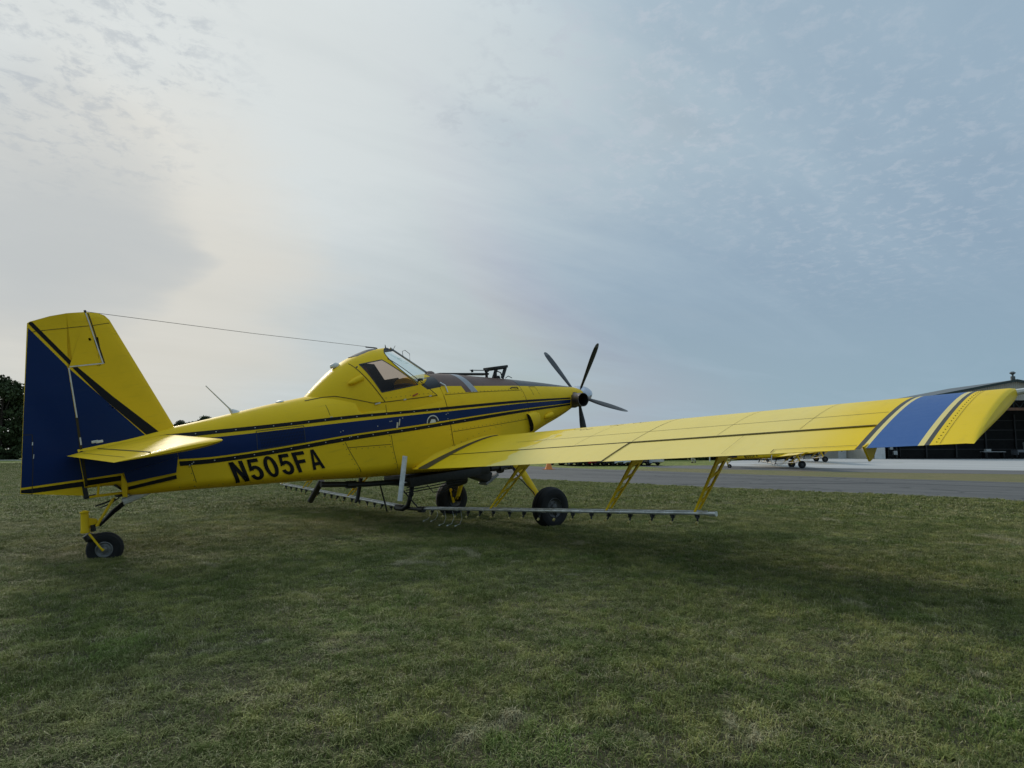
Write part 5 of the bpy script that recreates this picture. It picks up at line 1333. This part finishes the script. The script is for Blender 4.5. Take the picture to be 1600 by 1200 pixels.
# person walking beyond the taxiway
def person(loc, rz):
    r = empty('person', loc, (0, 0, rz)); tag(r, 'person in light trousers and grey shirt walking by the dark hedge beyond the taxiway', 'person')
    SK = mottle('skin', (0.42, 0.24, 0.16), 0.6, 0.1, 20); TR = mottle('light_trousers', (0.42, 0.40, 0.34), 0.85, 0.2, 8); SH = mottle('grey_shirt', (0.20, 0.22, 0.24), 0.85, 0.2, 8); HR = mottle('brown_hair', (0.03, 0.02, 0.015), 0.8, 0.3, 30)
    def skin(name, verts, edges, rad, m, root=0):
        me = bpy.data.meshes.new(name); me.from_pydata(verts, edges, []); o = bpy.data.objects.new(name, me); COL.objects.link(o); o.parent = r
        sk = o.modifiers.new('skin', 'SKIN')
        for i, q in enumerate(rad): me.skin_vertices[0].data[i].radius = (q, q)
        me.skin_vertices[0].data[root].use_root = True
        s2 = o.modifiers.new('sub', 'SUBSURF'); s2.levels = 2; s2.render_levels = 2; me.materials.append(m); return o
    V_ = [(0, 0, 0.95), (0, 0, 1.15), (0, 0, 1.38), (0.01, 0, 1.50), (0.03, 0, 1.60), (0.04, 0, 1.70),
          (0, 0.18, 1.40), (-0.06, 0.24, 1.15), (0.06, 0.25, 0.92), (0.10, 0.25, 0.84), (0, -0.18, 1.40), (0.08, -0.24, 1.15), (0.24, -0.24, 0.98), (0.30, -0.24, 0.92),
          (0, 0.09, 0.90), (0.22, 0.10, 0.50), (0.10, 0.10, 0.09), (0.24, 0.11, 0.05), (0, -0.09, 0.90), (-0.10, -0.10, 0.49), (-0.36, -0.10, 0.13), (-0.26, -0.10, 0.04)]
    E_ = [(0, 1), (1, 2), (2, 3), (3, 4), (4, 5), (2, 6), (6, 7), (7, 8), (8, 9), (2, 10), (10, 11), (11, 12), (12, 13), (0, 14), (14, 15), (15, 16), (16, 17), (0, 18), (18, 19), (19, 20), (20, 21)]
    Ra = [.15, .14, .16, .055, .085, .09, .07, .048, .035, .04, .07, .048, .035, .04, .10, .068, .045, .045, .10, .068, .045, .045]
    skin('body', V_, E_, Ra, SK)
    skin('trousers', [V_[i] for i in (0, 14, 15, 16, 18, 19, 20)], [(0, 1), (1, 2), (2, 3), (0, 4), (4, 5), (5, 6)], [.175, .125, .095, .075, .125, .095, .075], TR)
    skin('shirt', [(0, 0, 0.93)] + [V_[i] for i in (1, 2, 6, 7, 10, 11)], [(0, 1), (1, 2), (2, 3), (3, 4), (2, 5), (5, 6)], [.165, .165, .18, .09, .07, .09, .07], SH)
    bm = bmesh.new(); bmesh.ops.create_uvsphere(bm, u_segments=16, v_segments=10, radius=0.105, matrix=Matrix.Translation((0.02, 0, 1.71)) @ Matrix.Diagonal((1.05, 0.85, 0.95, 1))); finish('hair', bm, HR, r)
    bm = bmesh.new(); add_box(bm, (0.14, 0, 1.645), (0.03, 0.025, 0.04), bev=0.008)
    for s_ in (-1, 1): add_box(bm, (0.115, 0.033 * s_, 1.665), (0.02, 0.02, 0.012), bev=0.003); add_box(bm, (0.03, 0.085 * s_, 1.65), (0.03, 0.02, 0.05), bev=0.006)
    finish('face', bm, SK, r)
    bm = bmesh.new(); add_box(bm, (0.14, 0.10, 0.05), (0.28, 0.10, 0.10), bev=0.03); add_box(bm, (-0.29, -0.10, 0.07), (0.28, 0.10, 0.09), Matrix.Rotation(R(35), 3, 'Y'), bev=0.03); finish('shoes', bm, BLK, r)
p = spot(76.0, (1081 - 800) / 1023.2 * 76.0); person(p, R(47.176 + 100))

# trees
LEAF = None
def leaf_fn(base, var):
    def fn(g, b):
        p = wpos(g); n = g.noise(p, 0.9, 4, 0.6); n2 = g.noise(p, 6.0, 3, 0.6)
        c = g.mix(g.smooth(n, 0.3, 0.7), tuple(x * (1 - var) for x in base), tuple(x * (1 + var) for x in base))
        link(g, g.mix(g.math('MULTIPLY', n2, 0.4), c, tuple(x * 0.6 for x in base)), b.inputs['Base Color'])
    return fn
LEAFM = [mat('leaf_dark', (0.03, 0.045, 0.018), 0.8, spec=0.2, fn=leaf_fn((0.050, 0.070, 0.028), 0.35)), mat('leaf_mid', (0.04, 0.06, 0.02), 0.8, spec=0.2, fn=leaf_fn((0.062, 0.088, 0.030), 0.35))]
BARK = mottle('bark', (0.07, 0.055, 0.04), 0.9, 0.4, 6)
def crown_mesh(rng, w_, h_, z0, nclump, nleaf, size, name='crown'):
    vs = []; fs = []
    cl_ = []
    for i in range(nclump):
        a = rng.uniform(0, 2 * math.pi); hh = rng.random() ** 0.85
        rr = w_ * math.sqrt(max(0.05, 1 - (2 * hh - 0.9) ** 2 / 1.25)) * rng.uniform(0.25, 0.95)
        cl_.append((rr * math.cos(a), rr * math.sin(a), z0 + hh * (h_ - z0), rng.uniform(0.16, 0.34) * w_))
    for i in range(nleaf):
        cx, cy, cz, cr = cl_[rng.integers(nclump)]
        d = rng.normal(size=3); d /= np.linalg.norm(d); q = NL(cx, cy, cz) + d * cr * rng.uniform(0.55, 1.08) * NL(1, 1, 0.75)
        n1 = rng.normal(size=3); n1 /= np.linalg.norm(n1); n2 = np.cross(n1, rng.normal(size=3)); n2 /= np.linalg.norm(n2)
        s = size * rng.uniform(0.6, 1.3); k_ = len(vs)
        vs += [tuple(q + n1 * s), tuple(q + n2 * s * 0.6), tuple(q - n1 * s), tuple(q - n2 * s * 0.6)]; fs.append((k_, k_ + 1, k_ + 2, k_ + 3))
    me = bpy.data.meshes.new(name); me.from_pydata(vs, [], fs); return me, cl_
def tree_proto(seed, w_, h_, z0, m, nclump=46, nleaf=6500, size=0.22, trunk=True):
    rng = np.random.default_rng(seed); me, cl_ = crown_mesh(rng, w_, h_, z0, nclump, nleaf, size); me.materials.append(m)
    bm = bmesh.new(); tr = 0.05 * w_ + 0.06
    add_tube(bm, [(0, 0, -0.1), (0.1, 0.05, h_ * 0.25), (0.05, 0.1, h_ * 0.55), (0, 0, h_ * 0.8)], [tr * 1.3, tr, tr * 0.6, tr * 0.2], 8)
    for i in range(0, len(cl_), 5):
        c = cl_[i]; zb = min(c[2] * 0.6, h_ * 0.5); add_tube(bm, [(0.08, 0.07, zb), (c[0] * 0.5, c[1] * 0.5, (zb + c[2]) / 2 + 0.2), (c[0], c[1], c[2])], [tr * 0.4, tr * 0.25, tr * 0.08], 5)
    tm = bpy.data.meshes.new('trunk'); bm.to_mesh(tm); bm.free(); tm.materials.append(BARK)
    return me, tm
def put_tree(name, proto, loc, sc, rz, label, cat, group):
    r = empty(name, loc, (0, 0, rz)); r.scale = (sc,) * 3
    for nm, me in zip(('crown', 'trunk'), proto):
        o = bpy.data.objects.new(nm, me); COL.objects.link(o); o.parent = r
    tag(r, label, cat, group); return r
TP = [tree_proto(11, 4.4, 11.0, 0.1, LEAFM[0], nclump=70, nleaf=11000, size=0.24), tree_proto(12, 3.8, 9.5, 0.2, LEAFM[1], nleaf=8500), tree_proto(13, 4.8, 12.0, 0.3, LEAFM[0], nclump=70, nleaf=11000, size=0.24)]
BP = [tree_proto(21, 2.2, 2.9, 0.1, LEAFM[0], nclump=40, nleaf=4000, size=0.15), tree_proto(22, 1.9, 2.5, 0.1, LEAFM[1], nclump=34, nleaf=3500, size=0.15)]
def px2(px, dep): return spot(dep, (px - 800) / 1023.2 * dep)
put_tree('broadleaf_tree', TP[2], px2(-45, 93), 0.98, 0.3, 'tall dark tree cut by the left edge of the photo', 'tree', 'trees along the far edge of the field')
put_tree('broadleaf_tree', TP[0], px2(3, 92), 1.00, 1.3, 'tall dark tree just left of the blue rudder', 'tree', 'trees along the far edge of the field')
put_tree('broadleaf_tree', TP[1], px2(28, 95), 0.92, 2.3, 'lower dark tree touching the blue rudder on its left', 'tree', 'trees along the far edge of the field')
for i, (px, dep, sc, lb) in enumerate(((283, 160, .71, 'small dark treetop over the fuselage spine right beside the fin'), (302, 165, .82, 'highest of the dark treetops showing over the fuselage spine'), (322, 168, .76, 'dark treetop over the fuselage spine just left of the whip antenna'))):
    put_tree('broadleaf_tree', TP[i % 3], px2(px, dep), sc, i * 1.7, lb, 'tree', 'trees along the far edge of the field')
WOOD = True
for i, px in enumerate(list(range(1024, 1190, 21))):
    dep = 88 + 1.2 * (i % 3)
    lb = 'dark leafy bush in the hedge beyond the taxiway, number %d' % i
    words = ['leftmost bush of the dark hedge under the wing', 'dark bush right of the leftmost hedge bush', 'dark hedge bush left of the walking person', 'dark hedge bush behind the walking person', 'dark hedge bush left of the thin white post', 'dark hedge bush right of the thin white post', 'dark hedge bush above the corner of the concrete', 'rightmost hedge bush, behind the parked crop duster']
    put_tree('hedge_bush', BP[i % 2], px2(px, dep), 1.0 + 0.1 * math.sin(i * 3.1), i * 2.1, words[min(i, 7)], 'bush', 'dark hedge beyond the taxiway')
for i, px in enumerate(range(850, 1020, 24)):
    w_ = ['end bush behind the marker cone', 'bush behind the black car at the left end', 'bush behind the charcoal car', 'bush behind the bright red car', 'bush behind the dark grey car', 'bush behind the white cars', 'bush behind the maroon car', 'bush behind the silver car']
    put_tree('hedge_bush', BP[(i + 1) % 2], px2(px, 86), 1.05, i * 1.3, 'dark ' + w_[min(i, 7)], 'bush', 'dark hedge behind the parked cars')
# gravel track by the left trees
def trackfn(g, b): link(g, g.mix(g.smooth(g.noise(wpos(g), 1.0, 5, 0.7), 0.3, 0.7), (0.36, 0.35, 0.33), (0.5, 0.49, 0.46)), b.inputs['Base Color'])
a = px2(-260, 86); b_ = px2(420, 88); d1 = Vector(b_) - Vector(a); d1.normalize(); nn_ = Vector((-d1.y, d1.x, 0)) * 1.6
sheet('gravel_track', [(a[0] + nn_.x, a[1] + nn_.y), (a[0] - nn_.x, a[1] - nn_.y), (b_[0] - nn_.x, b_[1] - nn_.y), (b_[0] + nn_.x, b_[1] + nn_.y)], 0.02, mat('gravel', (0.4, 0.39, 0.36), 0.9, fn=trackfn))

# ------------------------------------------------------------------ grass: patches of real blades
def blade_fn(g, b):
    p = wpos(g); c = turf_color(g, p)
    oi = g.n('ShaderNodeAttribute', attribute_name='tone'); t = oi.outputs['Fac']
    c = g.mix(g.math('MULTIPLY', g.smooth(t, 0.72, 0.80), 0.75), c, (0.44, 0.38, 0.22))
    c = g.mix(g.math('MULTIPLY', g.smooth(t, 0.35, 0.0), 0.6), c, (0.085, 0.12, 0.030))
    link(g, c, b.inputs['Base Color'])
BLADE = mat('grass_blade', (0.07, 0.09, 0.03), 0.75, spec=0.25, fn=blade_fn)
def patch_mesh(seed, size=0.5, nb=1300, hmin=0.018, hmax=0.055, wd=0.0022):
    rng = np.random.default_rng(seed); half = size / 2
    # tufted distribution
    tc_ = rng.uniform(-half, half, (46, 2)); which = np.minimum(45, (46 * rng.random(nb) ** 1.5).astype(int))
    pos = np.where(rng.random((nb, 1)) < 0.68, tc_[which] + rng.normal(0, 1, (nb, 2)) * (0.020 + 0.030 * (which % 5 == 0))[:, None], rng.uniform(-half * 1.05, half * 1.05, (nb, 2)))
    tuf = 0.40 + 1.6 * rng.random(46) ** 2; hgt = rng.uniform(hmin, hmax, nb) * tuf[which]; ang = rng.uniform(0, 2 * math.pi, nb); la = rng.uniform(0, 2 * math.pi, nb); lean = rng.uniform(0.2, 1.6, nb)
    tone = np.clip(rng.random(nb) * 0.35 + 0.65 * rng.random(46)[which], 0, 1)
    dx, dy = np.cos(ang) * wd, np.sin(ang) * wd
    l1x, l1y = np.cos(la) * hgt * lean * 0.4, np.sin(la) * hgt * lean * 0.4
    V_ = np.zeros((nb, 5, 3))
    V_[:, 0, :2] = pos - np.c_[dx, dy]; V_[:, 1, :2] = pos + np.c_[dx, dy]; V_[:, :2, 2] = -0.01
    mid = pos + np.c_[l1x, l1y]
    V_[:, 2, :2] = mid - np.c_[dx, dy] * 0.8; V_[:, 3, :2] = mid + np.c_[dx, dy] * 0.8; V_[:, 2:4, 2] = (hgt * 0.6)[:, None]
    V_[:, 4, :2] = pos + np.c_[l1x, l1y] * 2.6; V_[:, 4, 2] = hgt * (0.95 - 0.33 * lean); V_[:, 4, :2] += np.c_[-dy, dx] * 3
    base_ = np.arange(nb) * 5
    quads = np.c_[base_, base_ + 1, base_ + 3, base_ + 2]; tris = np.c_[base_ + 2, base_ + 3, base_ + 4]
    me = bpy.data.meshes.new('grass_patch')
    me.from_pydata(V_.reshape(-1, 3).tolist(), [], quads.tolist() + tris.tolist())
    at = me.attributes.new('tone', 'FLOAT', 'POINT'); at.data.foreach_set('value', np.repeat(tone, 5))
    me.materials.append(BLADE); return me
def scatter(name, meshes, pts, rots, scls, idx):
    """one grass object: a geometry-nodes tree that instances blade patches on points"""
    me = bpy.data.meshes.new(name); me.from_pydata(pts, [], [])
    for nm, dat, ty in (('rz', rots, 'FLOAT'), ('sc', scls, 'FLOAT'), ('pick', idx, 'INT')):
        a_ = me.attributes.new(nm, ty, 'POINT'); a_.data.foreach_set('value', dat)
    o = bpy.data.objects.new(name, me); COL.objects.link(o); o['kind'] = 'stuff'
    nt = bpy.data.node_groups.new(name, 'GeometryNodeTree')
    nt.interface.new_socket('Geometry', in_out='INPUT', socket_type='NodeSocketGeometry'); nt.interface.new_socket('Geometry', in_out='OUTPUT', socket_type='NodeSocketGeometry')
    gi = nt.nodes.new('NodeGroupInput'); go = nt.nodes.new('NodeGroupOutput'); iop = nt.nodes.new('GeometryNodeInstanceOnPoints')
    jn = nt.nodes.new('GeometryNodeGeometryToInstance')
    for m_ in meshes:
        oi = nt.nodes.new('GeometryNodeObjectInfo'); oi.inputs['Object'].default_value = m_; oi.transform_space = 'ORIGINAL'
        nt.links.new(oi.outputs['Geometry'], jn.inputs[0])
    def attr(nm, ty):
        n_ = nt.nodes.new('GeometryNodeInputNamedAttribute'); n_.data_type = ty; n_.inputs['Name'].default_value = nm; return n_.outputs[0]
    nt.links.new(gi.outputs[0], iop.inputs['Points']); nt.links.new(jn.outputs[0], iop.inputs['Instance'])
    iop.inputs['Pick Instance'].default_value = True; nt.links.new(attr('pick', 'INT'), iop.inputs['Instance Index'])
    cx = nt.nodes.new('ShaderNodeCombineXYZ'); nt.links.new(attr('rz', 'FLOAT'), cx.inputs[2])
    er = nt.nodes.new('FunctionNodeEulerToRotation'); nt.links.new(cx.outputs[0], er.inputs[0]); nt.links.new(er.outputs[0], iop.inputs['Rotation'])
    c2 = nt.nodes.new('ShaderNodeCombineXYZ'); c2.inputs[0].default_value = 1; c2.inputs[1].default_value = 1; nt.links.new(attr('sc', 'FLOAT'), c2.inputs[2]); nt.links.new(c2.outputs[0], iop.inputs['Scale'])
    nt.links.new(iop.outputs[0], go.inputs[0])
    md = o.modifiers.new('patches', 'NODES'); md.node_group = nt
    return o
wp, wr, ws, wi = [], [], [], []
rw = np.random.default_rng(9)
for px in list(range(60, 262, 17)) + list(range(345, 800, 15)):
    for row in (0, 1):
        dep = 120 + px * 0.11 + rw.uniform(-4, 4) + row * 14; q = px2(px + rw.uniform(-6, 6), dep); wp.append(q); wr.append(rw.uniform(0, 6)); ws.append(rw.uniform(0.42, 0.55)); wi.append(int(rw.integers(0, 2)))
crowns = [o for o in bpy.data.objects if o.name.startswith('crown') and o.parent.name.startswith('broadleaf_tree')][:2]
scatter('far_woodland', crowns, wp, wr, ws, wi)
# the four source patches stand in the field themselves as the first pieces of turf
def turf_source(seed, loc, **kw):
    o = bpy.data.objects.new('grass_patch', patch_mesh(seed, **kw)); COL.objects.link(o); o.location = loc; o['kind'] = 'stuff'; return o
NEAR = [turf_source(100 + i, (-20 - i, -20, 0.0), nb=3400, hmin=0.014, hmax=0.044, wd=0.0020) for i in range(4)]
FARP = [turf_source(200 + i, (-26 - i, -20, 0.0), size=1.0, nb=1500, hmin=0.03, hmax=0.07, wd=0.006) for i in range(3)]
def hfield(x, y): return 0.5 + 0.25 * math.sin(x * 2.1 + 1.3 * math.sin(y * 1.7)) + 0.25 * math.sin(y * 2.7 + 1.1 * math.sin(x * 2.3))
def on_grass(x, y):
    if x < nearx(y) - 0.05: return True
    return False
rngg = np.random.default_rng(5)
pts, rots, scs, ids = [], [], [], []
for ix in np.arange(-14, 13.5, 0.45):
    for iy in np.arange(-15, 11.0, 0.45):
        x = CAM.x + ix + 14 - 9 + rngg.uniform(-.06, .06) if False else ix + rngg.uniform(-.06, .06); y = iy + rngg.uniform(-.06, .06)
        d = math.hypot(x - CAM.x, y - CAM.y)
        ang = math.degrees(math.atan2(y - CAM.y, x - CAM.x))
        if d > 17 or not on_grass(x, y): continue
        if d > 4 and not (-12 < ang < 106): continue
        pts.append((x, y, gz(x, y))); rots.append(rngg.integers(0, 4) * math.pi / 2 + rngg.uniform(-.3, .3)); scs.append(0.55 + 0.55 * hfield(x, y) + rngg.uniform(-.15, .2)); ids.append(int(rngg.integers(0, 4)))
for wx, wy in ((0.0, -1.387), (0.0, 1.387), (-6.36, 0.0)):
    for q in range(5):
        pts.append((wx + rngg.uniform(-.12, .12), wy + rngg.uniform(-.10, .10), 0.0)); rots.append(rngg.uniform(0, 6.28)); scs.append(0.80); ids.append(q % 4)
scatter('grass', NEAR, pts, rots, scs, ids)
pts, rots, scs, ids = [], [], [], []
for ix in np.arange(-60, 40, 0.9):
    for iy in np.arange(-30, 84, 0.9):
        x = ix + rngg.uniform(-.15, .15); y = iy + rngg.uniform(-.15, .15); d = math.hypot(x - CAM.x, y - CAM.y)
        ang = math.degrees(math.atan2(y - CAM.y, x - CAM.x))
        if d < 15 or d > 88 or x > nearx(y) - 0.45 or not (-30 < ang < 125): continue
        pts.append((x, y, gz(x, y))); rots.append(rngg.uniform(0, 6.28)); scs.append(0.7 + 0.4 * hfield(x * .5, y * .5)); ids.append(int(rngg.integers(0, 3)))
scatter('grass', FARP, pts, rots, scs, ids)
